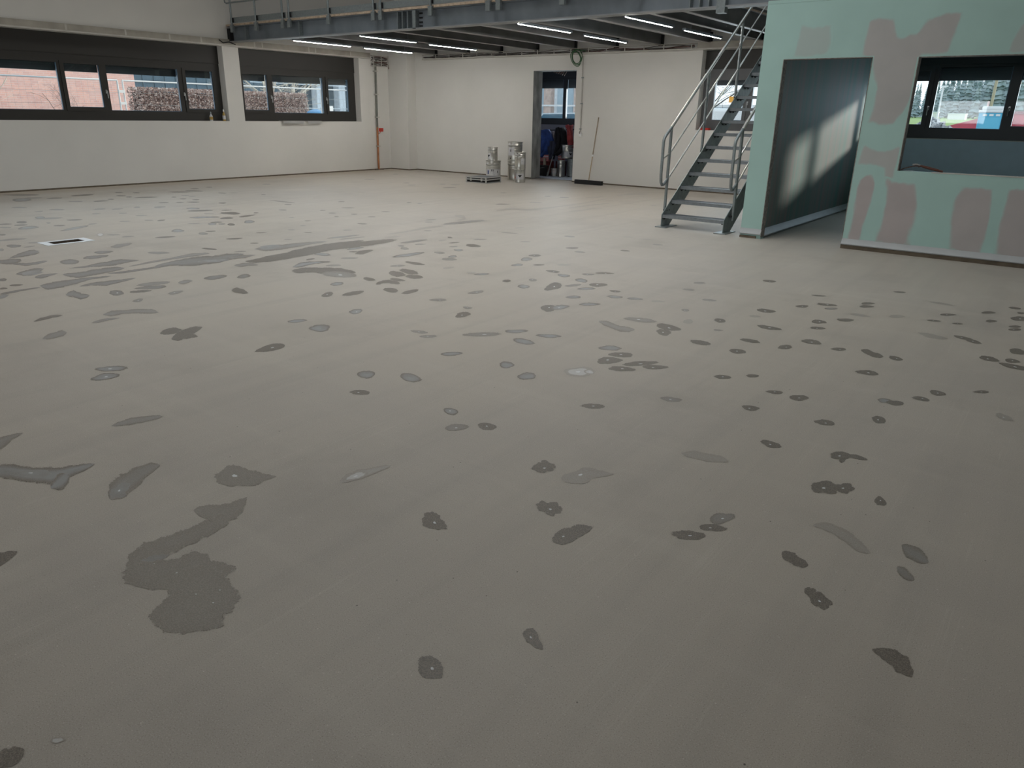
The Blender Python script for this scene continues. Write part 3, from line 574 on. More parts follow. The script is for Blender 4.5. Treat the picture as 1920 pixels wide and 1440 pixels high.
SPEC += [
 [Sx((16, 485, 1), (35, 479, 3.5), (55, 474, 5), (74, 472, 4), k='g')],
 [Sx((20, 494, 2), (50, 496, 2.5), (70, 493, 2.5), (90, 489, 2), k='g')],
 [Sx((28, 514, 1), (48, 512, 5), (66, 508, 5), (83, 504, 1.5), k='g'), B_(60, 512, 36, 9, -4, 'c')],
 [Sx((64, 520, 1.5), (78, 518.5, 4), (95, 515, 2), (109, 512.5, .8), k='g')],
 [Sx((130, 503, .8), (160, 500, 1.4), (190, 496, 4), (225, 491, 5), (245, 489, 2), (262, 488, .8), k='g')],
 [Sx((116, 515, 2), (145, 516, 5), (175, 511, 5.5), (205, 506, 5), (235, 502, 2), k='g')],
 [Sx((200, 513, .8), (235, 510, 2), (275, 504, 1.8), (320, 497, 1.6), k='g')],
 [Sx((240, 500, .8), (280, 492, 1.6), (320, 485, 1.6), (360, 478, 3), (395, 474.5, 1.4), k='m')],
 [Sx((290, 499, 1), (320, 494, 4), (360, 490, 8), (400, 487, 8), (432, 481, 5.5), (458, 476, 1.4), k='g'), B_(400, 489, 60, 5, -3, 'c'), Sx((430, 484, 3), (460, 481, 2.4), (480, 477.5, 1), k='m')],
 [Sx((0, 552, 2.5), (30, 546, 1.8), (60, 541, 1.2), (76, 539, .8), k='g'), B_(5, 556, 24, 7, -14, 'c')],
 [Sx((74, 536, 1.5), (90, 537, 6), (115, 533, 6.5), (140, 528, 5), (170, 522, 2), (208, 517.5, 1.2), k='g')],
 [Sx((148, 537, 1), (170, 533, 2.4), (200, 531, 4.4), (225, 527, 2.6), (256, 521, 1), k='g')],
 [Sx((123, 553, 3), (137, 550, 6), (152, 556, 6), (170, 554, 2), k='g')],
 [Sx((62, 603, .8), (75, 599, 2.6), (95, 594, 2.6), (119, 590.5, 2), k='d')],
 [Sx((170, 606, .6), (182, 603, 2.6), (200, 599, 2.2), (224, 596, 1), k='m')],
 [Sx((193, 590, 2), (210, 587.5, 5), (232, 585, 3.4), (262, 583, 4), (285, 583.5, 4.4), (298, 586, 1.4), k='m')],
 [Sx((78, 636, 1), (92, 631, 5), (108, 627, 6), (126, 622.5, 5), k='m')],
 [Sx((137, 493, 0), (139, 493, 1), k='d')][:0] or [Sx((458, 490, .8), (480, 489, 3.6), (510, 484, 6), (545, 478.5, 6), (580, 472.5, 5.5), (615, 465, 5.5), (650, 460.5, 5), (690, 456.5, 4.4), (720, 452.5, 4), (745, 449.5, 1.6), k='d'), Sx((538, 476, 4), (580, 466, 3.4), (620, 459, 3), (683, 451, 1.6), k='d')],
 [Sx((476, 467, 1), (500, 466, 5), (520, 464, 5), (560, 459, 3.6), (590, 455, 2), (615, 452.5, 1), k='m'), B_(505, 463, 36, 8, -4, 'c')],
 [Sx((548, 510, 2.6), (565, 507, 5), (585, 506, 4.5), (605, 507.5, 6), (640, 509, 6), (668, 510.5, 1.6), k='d'), B_(636, 514.5, 60, 12, 3, 'm', True), B_(562, 508, 26, 9, 0, 'd')],
 [Sx((548, 500.5, 1.5), (565, 496.5, 4.4), (585, 493, 2.8), (612, 491, 1.6), k='g')],
 [Sx((386, 522, 2), (392, 523, 1), k='m')][:0] or [Sx((438, 498, 1), (452, 497, 3.4), (468, 495, 3), (486, 497, 1.4), k='m')],
 [Sx((334, 530, 2), (345, 529, 4), (362, 526, 1.6), k='m')],
 [Sx((434, 545, 3), (445, 544, 5.5), (456, 547, 4), (466, 549.5, 1), k='d')],
 [Sx((320, 637, 1.6), (335, 631, 8), (352, 624, 8.5), (368, 617, 5), (380, 613, 1.4), k='d'), Sx((340, 633, 5), (358, 629, 4.5), (373, 631, 1), k='d')],
 [Sx((724, 439.5, .8), (760, 434.5, 1.4), (800, 427, 1.8), (835, 423, 1.2), k='f')],
 [Sx((830, 420.5, 1.4), (865, 417.5, 2.4), (910, 412.5, 1.2), k='m')],
 [Sx((850, 404, 1.4), (868, 406, 3), (872, 410, 2), (855, 414, 1), k='f')],
 [Sx((929, 395, .8), (960, 391, 2), (990, 394, 1.4), (1040, 388.5, 1), (1100, 380, .9), (1140, 372, .7), k='f')],
 [Sx((1062, 391, .7), (1105, 385, 1.2), (1145, 380.5, .8), k='f')],
 [Sx((1062, 397, .7), (1090, 394.5, 1), (1120, 390, .7), k='f')],
 [Sx((1155, 367.5, .6), (1180, 363.5, .9), (1215, 364, .6), k='f')],
 [Sx((668, 474, 1), (674, 472, 2), (690, 471, 2.6), (700, 469, 1), k='d'), Sx((652, 472, 1), (672, 471.6, 1.4), k='d'), Sx((664, 476, 1), (680, 474.5, 2.4), (692, 470.5, 2.8), k='d')],
 [Sx((704, 533, 2.4), (718, 528.5, 3), (728, 527.5, 3), (742, 530, 3.4), (751, 532, 1.4), k='d')],
 [Sx((1122, 602, 2), (1136, 606, 5), (1148, 611, 4.6), (1162, 616, 5.5), (1180, 618, 4.6), (1191, 618, 1), k='m')],
 [Sx((1613, 656, 1.6), (1625, 659, 4.4), (1637, 664.5, 4.6), (1650, 667.5, 4), (1657, 669, 1), k='d')],
 [B_(1087, 697, 52, 20, 0, 'p', True)],
 [B_(1105, 697, 20, 9, 10, 'p', True)],
 [Sx((1275, 850, 3), (1300, 852, 6.5), (1325, 857, 7.5), (1352, 861, 6), (1366, 865, 2), k='f')],
 [B_(1577, 854, 42, 14, 0, 'd', True), B_(1579, 862, 12, 12, 0), Sx((1590, 853, 2), (1603, 856, 4.5), (1618, 859.5, 3), (1628, 862, .8))],
 [B_(1548, 914, 52, 26, 0, 'd', True)], [B_(1581, 915, 44, 20, 4, 'd', True)],
 [Sx((1524, 984, 3), (1545, 986, 7), (1565, 993, 9), (1590, 1008, 10), (1612, 1025, 9), (1632, 1037, 3), k='f')],
 [Sx((1464, 1036, 5), (1478, 1043, 10), (1492, 1051, 10), (1508, 1058, 7), (1515, 1060, 2))],
 [Sx((1690, 1022, 3), (1702, 1030, 11), (1715, 1038, 14), (1728, 1047, 11), (1742, 1056, 2), k='m')],
 [Sx((1681, 1063, 3), (1690, 1070, 8), (1702, 1079, 8), (1716, 1088, 3), k='m')],
 [B_(1537, 1125, 46, 28, 28, 'd', True), B_(1518, 1108, 20, 16, 0)],
 [Sx((1634, 1218, 3), (1652, 1222, 9), (1672, 1231, 14), (1692, 1246, 16), (1706, 1262, 8), (1710, 1270, 2))],
 [Sx((636, 904, 3), (652, 897, 8), (675, 889, 9), (700, 882, 6), (735, 872, 2), k='p'), B_(668, 892, 50, 14, -14, 'p', True)],
 [B_(1019, 876, 46, 20, -4, 'd', True), B_(1024, 869, 20, 12, 20)],
 [B_(1088, 893, 62, 32, -10, 'f', True), Sx((1095, 888, 10), (1120, 889, 7), (1150, 889, 1.5), k='f')],
 [Sx((1036, 1016, 6), (1052, 1007, 14), (1070, 1001, 14), (1090, 994, 10), (1112, 988, 2.5)), B_(1056, 1004, 40, 20, -10, 'd', True)],
 [B_(997, 1194, 38, 28, 40, 'd', True), Sx((1000, 1198, 9), (1011, 1210, 7), (1018, 1218, 2.5))],
 [B_(807, 1252, 52, 46, 40, 'd', True)],
 [Sx((208, 799, 1), (222, 795, 4), (245, 790, 6.5), (275, 785, 5.5), (307, 780, 2), k='m')],
 [Sx((-14, 836, 12), (4, 829, 10), (20, 820, 5), (44, 811, 1.5), k='m')],
 [Sx((-10, 882, 15), (25, 884, 14), (60, 890, 15), (95, 892, 14), (130, 884, 10), (158, 876, 7), (178, 869, 1.5), k='g'), Sx((128, 890, 12), (112, 905, 13), (95, 915, 5), k='g'), B_(60, 888, 70, 16, 0, 'c', True)],
 [Sx((206, 936, 8), (218, 922, 17), (238, 904, 19), (262, 887, 14), (284, 876, 9), (302, 871, 2), k='m'), B_(225, 920, 40, 24, -30, 'c', True)],
 [B_(446, 894, 76, 46, -2, 'e', True), Sx((470, 893, 16), (492, 895, 8), (518, 893, 1.5), k='e')],
 [Sx((463, 932, 2.5), (446, 950, 12), (425, 962, 17), (400, 962, 16), (376, 958, 10), (362, 956, 2), k='e'), Sx((430, 968, 15), (408, 980, 12), (385, 992, 14), (360, 1004, 15), (335, 1012, 15), (312, 1022, 17), (285, 1036, 22), (262, 1056, 24), (246, 1078, 14), k='e'),
  B_(330, 1076, 190, 66, -4, 'e'), B_(365, 1062, 84, 56, 0, 'e', False), B_(380, 1106, 136, 92, 10, 'e', False), B_(352, 1150, 130, 86, 8, 'e'), B_(292, 1046, 46, 12, -10, 'c', False), B_(290, 1058, 20, 10, 0, 'e', True), B_(330, 1074, 30, 12, 0, 'e', True), B_(368, 1114, 30, 14, 0, 'e', True), B_(400, 1130, 30, 14, 0, 'e', True), B_(414, 1107, 30, 14, 0, 'e', True)],
 [Sx((-16, 1054, 12), (6, 1046, 11), (22, 1038, 6), (33, 1034, 2))],
 [Sx((-10, 1436, 14), (15, 1422, 18), (36, 1410, 12), (46, 1405, 2)), ],
 [B_(107, 1388, 26, 12, -10, 'p')],
]
def spec_size(sp_):
    return sum(q[3]*max(q[4], 1.6) if q[0] == 'b' else sum(math.hypot(u[0]-v[0], u[1]-v[1])*(u[2]+v[2]) for u, v in zip(q[1], q[1][1:])) for q in sp_)
BIG = set(sorted(range(len(SPEC)), key=lambda i: -spec_size(SPEC[i]))[:299]); small = []
for i, sp_ in enumerate(SPEC):
    polys = []
    for s in sp_:
        if s[0] == 'b':
            w_, h_ = s[3], s[4]
            polys.append(blob(s[1], s[2], w_*1.09, max(h_, 1.6)*1.12, s[5], s[6], dot=s[7], n=16 if w_ < 40 else 26, rough=2 if s[2] > 860 else 1))
        else: polys.append(strip(s[1], s[2], jit=.10))
    if i not in BIG: small += polys; continue
    me = skin_mesh(polys, floor_pt, .0003 + .0000015*i)
    me.materials.append(M_['film'])
    o = bpy.data.objects.new('filler_patch', me); link(o, floor)
me = skin_mesh(small, floor_pt, .0003); me.materials.append(M_['film'])
o = bpy.data.objects.new('small_filler_patches', me); o['kind'] = 'stuff'; link(o, floor)
# pebbles / crumbs on the screed
# skim patches on the green partition, given as x, z outlines
def poly_dist(px, pz, P):
    ins = False; d = 9
    for i in range(len(P)):
        (x1, z1), (x2, z2) = P[i], P[(i+1) % len(P)]
        if (z1 > pz) != (z2 > pz) and px < (x2-x1)*(pz-z1)/(z2-z1)+x1: ins = not ins
        L = (x2-x1)**2+(z2-z1)**2; t = max(0, min(1, ((px-x1)*(x2-x1)+(pz-z1)*(z2-z1))/L)) if L else 0
        d = min(d, math.hypot(px-x1-t*(x2-x1), pz-z1-t*(z2-z1)))
    return d if ins else -d
def skim(pts, strength, i, lum=0, d=.08):
    g = .025; bm = bmesh.new(); lay = bm.verts.layers.float_color.new('skin'); y = YG-.0005-.00006*i
    x0, x1 = min(p[0] for p in pts)-.08, max(p[0] for p in pts)+.08; z0, z1 = min(p[1] for p in pts)-.08, max(p[1] for p in pts)+.08
    nx, nz = int((x1-x0)/g)+1, int((z1-z0)/g)+1; V = {}
    for a in range(nx+1):
        for b in range(nz+1):
            x, z = x0+a*g, z0+b*g
            n_ = noise.noise(Vector((x*5, z*2.2, i)))*.05+noise.noise(Vector((x*16, z*7, i+4)))*.018
            cv = max(0, min(1, .5+(poly_dist(x, z, pts)+n_)/d))
            blocked = z < .05 or z > 2.795 or x < PX0 or (dx0 < x < dx1 and z < 2.18) or (x > wx0 and wz0 < z < wz1)
            V[a, b] = (x, z, cv, blocked)
    M__ = {}
    def gv(k):
        if k not in M__:
            v = bm.verts.new((V[k][0], y, V[k][1])); v[lay] = (V[k][2], 0, lum, strength); M__[k] = v
        return M__[k]
    for a in range(nx):
        for b in range(nz):
            ks = ((a, b), (a+1, b), (a+1, b+1), (a, b+1))
            if any(V[k][3] for k in ks) or max(V[k][2] for k in ks) <= .15: continue
            bm.faces.new([gv(k) for k in ks])
    me = bpy.data.meshes.new('skim_patch'); bm.to_mesh(me); bm.free(); me.materials.append(M_['skim'])
    link(bpy.data.objects.new('skim_patch', me), part)
for i, (pts, st, lm) in enumerate([
    ([(-3.22, 2.21), (-2.80, 2.21), (-2.80, 2.56), (-3.18, 2.56)], .45, .3),
    ([(-2.42, 2.57), (-2.14, 2.58), (-2.05, 2.40), (-1.88, 2.40), (-1.80, 2.56), (-1.47, 2.62), (-1.53, 2.19), (-1.80, 2.17), (-1.84, 1.72), (-1.95, 1.46), (-2.26, 1.45), (-2.22, 1.85), (-2.30, 2.12), (-2.44, 2.2)], .8, 0),
    ([(-1.0, 2.19), (-.2, 2.19), (-.2, 2.5), (-.95, 2.5)], .6, .3),
    ([(-2.27, 1.0), (-1.97, .98), (-1.97, .80), (-1.84, .86), (-1.835, 1.22), (-2.0, 1.16), (-2.24, 1.22)], .75, .2),
    ([(-2.26, .08), (-2.07, .08), (-2.06, .80), (-2.10, .90), (-2.22, .84)], .95, .1),
    ([(-1.96, .08), (-1.55, .08), (-1.54, .55), (-1.60, .84), (-1.85, .85), (-1.95, .88), (-1.93, .45)], .95, .1),
    ([(-1.78, .46), (-1.73, .46), (-1.72, .78), (-1.78, .78)], .0, 0),
    ([(-1.17, .08), (-.83, .08), (-.80, .45), (-.83, .83), (-1.14, .83), (-1.20, .40)], .9, .15),
    ([(-.70, .08), (-.2, .08), (-.2, .84), (-.70, .83), (-.74, .40)], .9, .1),
    ([(0.1, .1), (.6, .1), (.6, .85), (.1, .85)], .9, 0), ([(1.0, .1), (1.5, .1), (1.5, 2.6), (1.0, 2.6)], .9, 0)]):
    if st > 0: skim(pts, st, i, lm)

# ------------------------------------------------------------------ mezzanine
ZD = 3.18
YM = 10.27
bt = thing('main_beam', 'deep grey galvanised steel beam carrying the front edge of the mezzanine', 'beam')
X0b, X1b = -15.6, 4.0
MB().box((X0b, YM, 2.87), (X1b, YM+.20, 2.888)).build('bottom_flange', M_['steellip'], bt)
MB().box((X0b+.02, YM+.094, 2.888), (X1b, YM+.106, ZD-.018)).build('web', M_['steel'], bt)
MB().box((X0b, YM+.02, ZD-.016), (X1b, YM+.20, ZD-.001)).build('top_flange', M_['steel'], bt)
sf = MB().box((-.006, .002, 2.889), (.006, .092, ZD-.018)).build('stiffener', M_['galv'], bt); sf.location = (-10.43, YM, 0)
for x in (-10.31, -10.18, -4.85, -4.71, -4.58, -13.2, -15.0):
    k = sf.copy(); link(k, bt); k.location = (x, YM, 0)
sp_ = MB().box((-10.06, YM+.0, 2.872), (-9.985, YM+.092, ZD-.018)).box((-4.46, YM-.01, 2.80), (-4.34, YM+.092, ZD-.018)).build('end_plate', M_['galv'], bt)
bo = MB()
for z in (2.92, 2.98, 3.05, 3.12): bo.lathe([(0, -.0), (.014, 0), (.014, .0), (0, .0)], (0, 0, -5)) if False else bo.box((-9.965, YM+.075, z-.012), (-9.94, YM+.093, z+.012)).box((-9.925, YM+.075, z-.012), (-9.90, YM+.093, z+.012))
bo.build('bolt_row', M_['rubber'], bt)
MB().box((XL+.001, YM+.02, 2.87), (X0b-.001, YM+.18, 3.14)).build('bearing_pocket', M_['rubber'], bt)  # black block painting in the shade of the gap at the beam end
# deck
dk = MB()
for a, b in (((XL, YM), (-5.02, YB)), ((-5.02, YM), (-3.55, YM+.3)), ((-5.02, 14.2), (-3.55, YB)), ((-3.55, YM), (8, YB))):
    dk.box((a[0]+.002, a[1]+.03 if a[1] == YM else a[1], ZD), (b[0], b[1]-.002, ZD+.04))
deck = struct(dk.build('mezzanine_deck', M_['dark']))
MB().box((XL+.02, YM-.005, ZD+.001), (8, YM+.028, ZD+.038)).build('chipboard_edge', M_['chip'], deck)
MB().box((-5.03, 14.17, ZD-.02), (-3.55, 14.198, ZD+.04)).box((-5.05, YM+.3, ZD-.02), (-5.022, 14.2, ZD+.04)).build('opening_edge', M_['chip'], deck)
# joists
jx = [-14.2, -13.1, -12.05, -10.98, -9.93, -8.86, -7.79, -6.72, -5.65, -5.12, -3.5, -2.4]
def joist():
    r = thing('floor_joist', 'dark grey galvanised steel joist under the mezzanine deck, running to the back wall', 'joist', group='joists under the mezzanine')
    MB().box((-.045, YM+.202, 2.905), (.045, YB-.02, 2.917)).build('bottom_flange', M_['joistlip'], r)
    MB().box((-.005, YM+.11, 2.917), (.005, YB-.02, ZD-.013)).build('web', M_['joist'], r)
    MB().box((-.045, YM+.202, ZD-.012), (.045, YB-.02, ZD-.001)).build('top_flange', M_['joist'], r)
    MB().box((-.05, YB-.07, 2.885), (.05, YB-.018, 3.10)).build('bearing_shoe', M_['rubber'], r)
    return r
j0 = joist()
for i, x in enumerate(jx):
    o = j0 if i == 0 else copy_tree(j0); o.location.x = x
    if i < 9: o['label'] = '%s steel joist from the window wall, running under the mezzanine to the back wall' % ['first', 'second', 'third', 'fourth', 'fifth', 'sixth', 'seventh', 'eighth', 'ninth'][i]
    if i == len(jx)-1 or x in (-5.12, -3.5): o['label'] = 'steel trimmer joist on the %s side of the stair opening in the mezzanine' % ('window wall' if x < -4 else 'green room') if x in (-5.12, -3.5) else 'steel joist above the green board room'
    if x in (-5.12, -3.5): o['group'] = 'trimmer joists at the stair opening'
# led tubes
def lamp():
    r = thing('tube_lamp', 'x', 'lamp', group='LED tube lamps under the mezzanine')
    MB().tube([(0, 0, 0), (0, .02, 0), (0, 1.53, 0), (0, 1.55, 0)], .017, 10, radii=[.004, .0095, .0095, .004]).build('tube', M_['tube'], r, True)
    MB().box((-.030, -.02, -.001), (.030, -.001, .034)).box((-.030, 1.551, -.001), (.030, 1.57, .034)).box((-.030, -.001, -.004), (-.0105, 1.551, .034)).box((.0105, -.001, -.004), (.030, 1.551, .034)).box((-.0105, -.001, .0105), (.0105, 1.551, .034)).build('housing', M_['steel'], r)
    for y in (.25, 1.3): MB().tube([(0, y, .036), (0, y, ZD-2.87)], .003, 5).build('suspension_wire', M_['galv'], r)
    return r
l0 = lamp()
LP = [(-13.95, 10.70, 'lit LED tube nearest the main beam in the row by the window wall'), (-14.02, 12.72, 'lit LED tube nearest the corner pier, in the row by the window wall'),
      (-11.88, 10.68, 'lit LED tube nearer the main beam in the second row from the window wall'), (-11.96, 12.72, 'lit LED tube nearer the back wall in the second row from the window wall'),
      (-7.92, 10.50, 'lit LED tube nearer the main beam in the row in front of the rough doorway'), (-7.98, 12.62, 'lit LED tube farther from the main beam, seen above the rough doorway'),
      (-5.98, 10.55, 'lit LED tube nearer the main beam in the row next to the stairs'), (-6.01, 12.62, 'lit LED tube farther from the main beam in the row next to the stairs')]
for i, (x, y, lb) in enumerate(LP):
    o = l0 if i == 0 else copy_tree(l0); o.location = (x, y, 2.87); o['label'] = lb
    
# guard rail on the deck edge
def guard(xs, label):
    r = thing('guard_rail', label, 'railing', group='guard rail panels on the mezzanine edge')
    for x in xs:
        MB().tube([(x, YM-.025, 3.15), (x, YM-.025, 4.3)], .021, 10).build('post', M_['galv'], r, True)
        bk = MB(); bk.box((x-.045, YM-.05, 3.05), (x+.045, YM-.003, 3.19)).box((x-.055, YM-.055, 3.19), (x+.055, YM+.02, 3.20)); bk.build('bracket', M_['galv'], r)
    a, b = xs[0], xs[-1]
    for z in (3.62, 3.96, 4.3): MB().tube([(a-.03, YM-.025, z), (b+.03, YM-.025, z)], .016 if z < 4.2 else .022, 8).build('rail', M_['galv'], r, True)
    MB().box((a-.09, YM+.0, 3.232), (b+.08, YM+.005, 3.34)).build('toe_board', M_['galv'], r)
    for x in xs: MB().box((x+.03, YM-.03, 3.24), (x+.045, YM-.001, 3.33)).build('toe_clip', M_['rubber'], r)
guard([-15.42, -14.56, -13.66], 'galvanised guard rail panel with toe board, next to the window wall')
guard([-13.45, -12.25, -11.01], 'galvanised guard rail panel with toe board, second from the window wall')
guard([-10.82, -9.60, -8.33], 'galvanised guard rail panel with toe board above the beam splice')
guard([-8.12, -6.9, -5.6], 'galvanised guard rail panel with toe board, last before the stairs')
el = MB().tube([(-15.42, YM-.025, 3.62), (-15.55, YM-.025, 3.62), (-15.60, YM-.025, 3.64), (-15.61, YM-.025, 3.70), (-15.61, YM-.025, 4.2)], .016, 8)
tag(el.build('rail_end_loop', M_['galv'], None, True), 'bent galvanised tube closing the guard rail beside the window wall', 'railing')

# ------------------------------------------------------------------ ledges and cable trays
t1 = thing('wall_duct', 'long beige cable duct running above the windows of the left wall', 'cable duct')
MB().box((XL+.001, -6, ZH+.03), (XL+.055, 14.38, 2.925)).build('duct_body', M_['raw'], t1)
MB().box((XL+.001, -6, ZH+.0), (XL+.075, 14.38, ZH+.028)).build('lower_lip', M_['ledgelip'], t1)
for y in (1.5, 3.0, 4.5, 5.2, 6.9, 8.0, 8.9, 9.6, 10.9, 11.1, 12.4, 12.6, 13.7):
    MB().box((XL+.055, y, ZH+.032), (XL+.058, y+.035, 2.92)).build('joint_clip', M_['ledgelip'], t1)
cb = MB().tube([(XL+.08, 10.02, 2.90), (XL+.10, 10.1, 2.84), (XL+.09, 10.25, 2.87), (XL+.1, 10.4, 2.83)], .012, 6)
tag(cb.build('cable_tail', M_['rubber'], None, True), 'short black cable tail on the wall duct under the beam end', 'cable')
def ladder(name, label, x0, x1, ax='x'):
    r = thing(name, label, 'cable tray')
    MB().box((x0, YB-.11, ZH-.002), (x1, YB-.001, ZH+.014)).box((x0, YB-.112, ZH), (x1, YB-.108, ZH+.03)).build('tray_floor', M_['ledgelip'], r)
    MB().box((x0, YB-.112, ZH+.112), (x1, YB-.104, ZH+.124)).build('top_rail', M_['raw'], r)
    x = x0+.02
    rg = MB().box((0, YB-.114, ZH+.016), (.022, YB-.108, ZH+.112)).build('rung', M_['ledgelip'], r); rg.location.x = x
    while x < x1-.6:
        x += .46 if x < -8 else .62
        k = rg.copy(); link(k, r); k.location.x = x
    cbm = MB()
    for k in range(7):
        pts = []; xx = x0+.03
        ph = random.uniform(0, 6)
        while xx < x1: pts.append((xx, YB-.03-.011*k, ZH+.035+.012*(k % 5)+.022*math.sin(xx*2.1+ph)+.012*math.sin(xx*5+ph*2))); xx += .18
        cbm.tube(pts, .007, 5)
    cbm.build('cables', M_['cable'], r, kind='stuff')
    cr_ = MB(); pts = []; xx = max(x0, -9.6)
    while xx < x1: pts.append((xx, YB-.10, ZH+.055+.03*math.sin(xx*3.4)+.012*math.sin(xx*9))); xx += .1
    cr_.tube(pts, .006, 5).build('red_cable', M_['cablered'], r, True)
    return r
ladder('cable_tray', 'long pale cable tray full of dark and red cables above the back wall', -14.62, -6.95)
rr = thing('wall_duct', 'beige duct with pale lip above the window behind the stairs', 'cable duct')
MB().box((-6.95, YB-.10, ZH+.028), (-3.7, YB-.001, 2.925)).build('duct_body', M_['raw'], rr)
MB().box((-6.95, YB-.12, ZH), (-3.7, YB-.001, ZH+.027)).build('lower_lip', M_['ledgelip'], rr)
# tray stub at the left wall before the corner
r = thing('cable_tray', 'short two-tier cable tray with rusty cables beside the corner', 'cable tray')
m_ = MB()
for z in (2.62, 2.74, 2.86): m_.box((XL+.005, 14.42, z), (XL+.09, 15.0, z+.012))
for y in (14.45, 14.72, 14.96): m_.box((XL+.085, y, 2.62), (XL+.095, y+.02, 2.89))
m_.build('tray_frame', M_['ledgelip'], r)
m_ = MB()
for k in range(9):
    z = 2.645+.027*k; ph = random.random()*6
    m_.tube([(XL+.04+.02*math.sin(ph+q), 14.43+q*.11, z+.012*math.sin(q*1.7+ph)) for q in range(6)], .009, 5)
m_.build('cables', M_['cable'], r, kind='stuff')
m_ = MB(); m_.tube([(XL+.05, 14.47, 2.84), (XL+.06, 14.7, 2.86), (XL+.07, 14.98, 2.82)], .008, 5).tube([(XL+.07, 14.47, 2.70), (XL+.08, 14.8, 2.72), (XL+.08, 14.99, 2.67), (XL+.08, 15.0, 2.57)], .012, 5)
m_.build('red_cable', M_['cablered'], r, True)
# riser pipe
r = thing('riser_pipe', 'vertical pipe, grey-green above and orange-brown below, on the left wall by the corner', 'pipe')
MB().tube([(XL+.05, 14.60, 2.80), (XL+.05, 14.555, 2.72), (XL+.05, 14.55, 2.6), (XL+.045, 14.53, 1.10)], .028, 10).build('upper_pipe', M_['greyins'], r, True)
MB().tube([(XL+.045, 14.53, 1.10), (XL+.045, 14.52, .35), (XL+.045, 14.52, .0)], .027, 10).build('lower_pipe', M_['copper'], r, True)
for z in (2.50, 1.93, 1.36, .62):
    MB().box((XL+.001, 14.49, z-.012), (XL+.085, 14.59, z+.012)).build('clamp', M_['ledgelip'], r)
MB().tube([(XL+.045, 14.52, .02), (XL+.06, 14.5, .012), (XL+.08, 14.36, .012)], .014, 8).tube([(XL+.06, 14.53, .02), (XL+.08, 14.66, .014)], .014, 8).build('foot_conduit', M_['gap'], r, True)
r = thing('fire_call_box', 'small red call box on the left wall beside the riser pipe', 'call box')
MB().box((XL+.001, 14.62, .99), (XL+.045, 14.75, 1.08), .006).build('housing', M_['red'], r)
MB().box((XL+.045, 14.655, 1.01), (XL+.05, 14.715, 1.06)).build('front_plate', mat('dull_red', (.42, .05, .035), .5), r)
MB().tube([(XL+.03, 14.66, .99), (XL+.035, 14.62, .95), (XL+.045, 14.555, .93)], .007, 6).build('lead', M_['copper'], r, True)
# drop conduit and socket by the doorway
r = thing('drop_conduit', 'thin pale conduit dropping to a small white socket right of the rough doorway', 'conduit')
MB().tube([(-9.715, YB-.016, 2.76), (-9.712, YB-.016, 2.4), (-9.70, YB-.016, 1.16)], .0115, 8).build('conduit', M_['ledgelip'], r, True)
for z in (2.30, 1.75, 1.2): MB().box((-9.73, YB-.03, z-.012), (-9.68, YB-.001, z+.012)).build('clip', M_['galv'], r)
MB().box((-9.735, YB-.035, 1.03), (-9.66, YB-.001, 1.11), .006).build('socket', M_['white'], r)
MB().tube([(-9.70, YB-.02, 1.16), (-9.715, YB-.04, 1.12), (-9.70, YB-.03, 1.09)], .006, 6).build('lead', M_['cable'], r, True)
# green cable coil
r = MB()
for k in range(5):
    rad = .125+.016*math.sin(k*2.1); cx, cz = -9.80+.012*math.sin(k*3), 2.735-.012*k; tilt = .1*k
    r.tube([(cx+rad*math.cos(2*PI*q/22+tilt), YB-.13-.012*k+.01*math.sin(4*PI*q/22), cz+rad*1.15*math.sin(2*PI*q/22)) for q in range(23)], .008, 6, cap=False)
r.tube([(-9.80, YB-.14, 2.88), (-9.70, YB-.12, 2.86), (-9.58, YB-.12, 2.84)], .008, 6)
tag(r.build('cable_coil', M_['green'], None, True), 'coil of green cable hung on the tray above the rough doorway', 'cable')

# ------------------------------------------------------------------ staircase
st = thing('steel_staircase', 'galvanised steel open-tread staircase with tube handrails beside the green room', 'staircase')
Z1, RI, GO, Y1, NT = .174, .1838, .2555, 9.90, 17
def zn(y): return Z1+(y-Y1)/GO*RI
XA, XB = -4.815, -3.875
def stringer(x0, x1, lbl=None):
    ye = Y1+GO*(NT-.2); b = MB()
    b.prism([(Y1-.012, .012), (Y1-.012, Z1+.008), (ye, zn(ye)+.015), (ye, zn(ye)-.34), (Y1+.25, .012)], 'x', x0, x1)
    return b.build('stringer', M_['galvflat'], st)
stringer(XA, XA+.01); stringer(XB-.01, XB)
for x in (XA-.06, XB-.11):
    fpl = MB(); fpl.box((x, Y1-.07, .0005), (x+.17, Y1+.30, .012)); fpl.build('foot_plate', M_['galv'], st)
def tread_mesh():
    b = MB(); L0, L1 = XA+.012, XB-.012
    b.box((L0, 0, -.042), (L1, .012, .0)); b.box((L0, 0, -.004), (L1, .035, .002))
    b.box((L0, .235, -.035), (L1, .24, 0)); b.box((L0, 0, -.035), (L0+.004, .24, 0)); b.box((L1-.004, 0, -.035), (L1, .24, 0))
    for k in range(1, 9): b.box((L0, .028+k*.023, -.028), (L1, .031+k*.023, -.001))
    for k in range(1, 28): x = L0+(L1-L0)*k/28; b.box((x, .03, -.010), (x+.003, .236, -.002))
    return b
t0 = tread_mesh().build('tread', M_['tread'], st); t0.location = (0, Y1, Z1)
bm0 = MB()
for y in (.05, .18):
    for s_, x in ((1, XA+.01), (-1, XB-.01)): bm0.tube([(x, y, -.055), (x+.012*s_, y, -.055)], .017, 6).box((x, y-.05, -.052), (x+.03*s_, y+.05, -.043))
b0 = bm0.build('bolts', M_['rubber'], t0)
for i in range(1, NT):
    k = t0.copy(); link(k, st); k.location = (0, Y1+GO*i, Z1+RI*i)
    q = b0.copy(); link(q, k)
def hz(y): return zn(y)+1.075
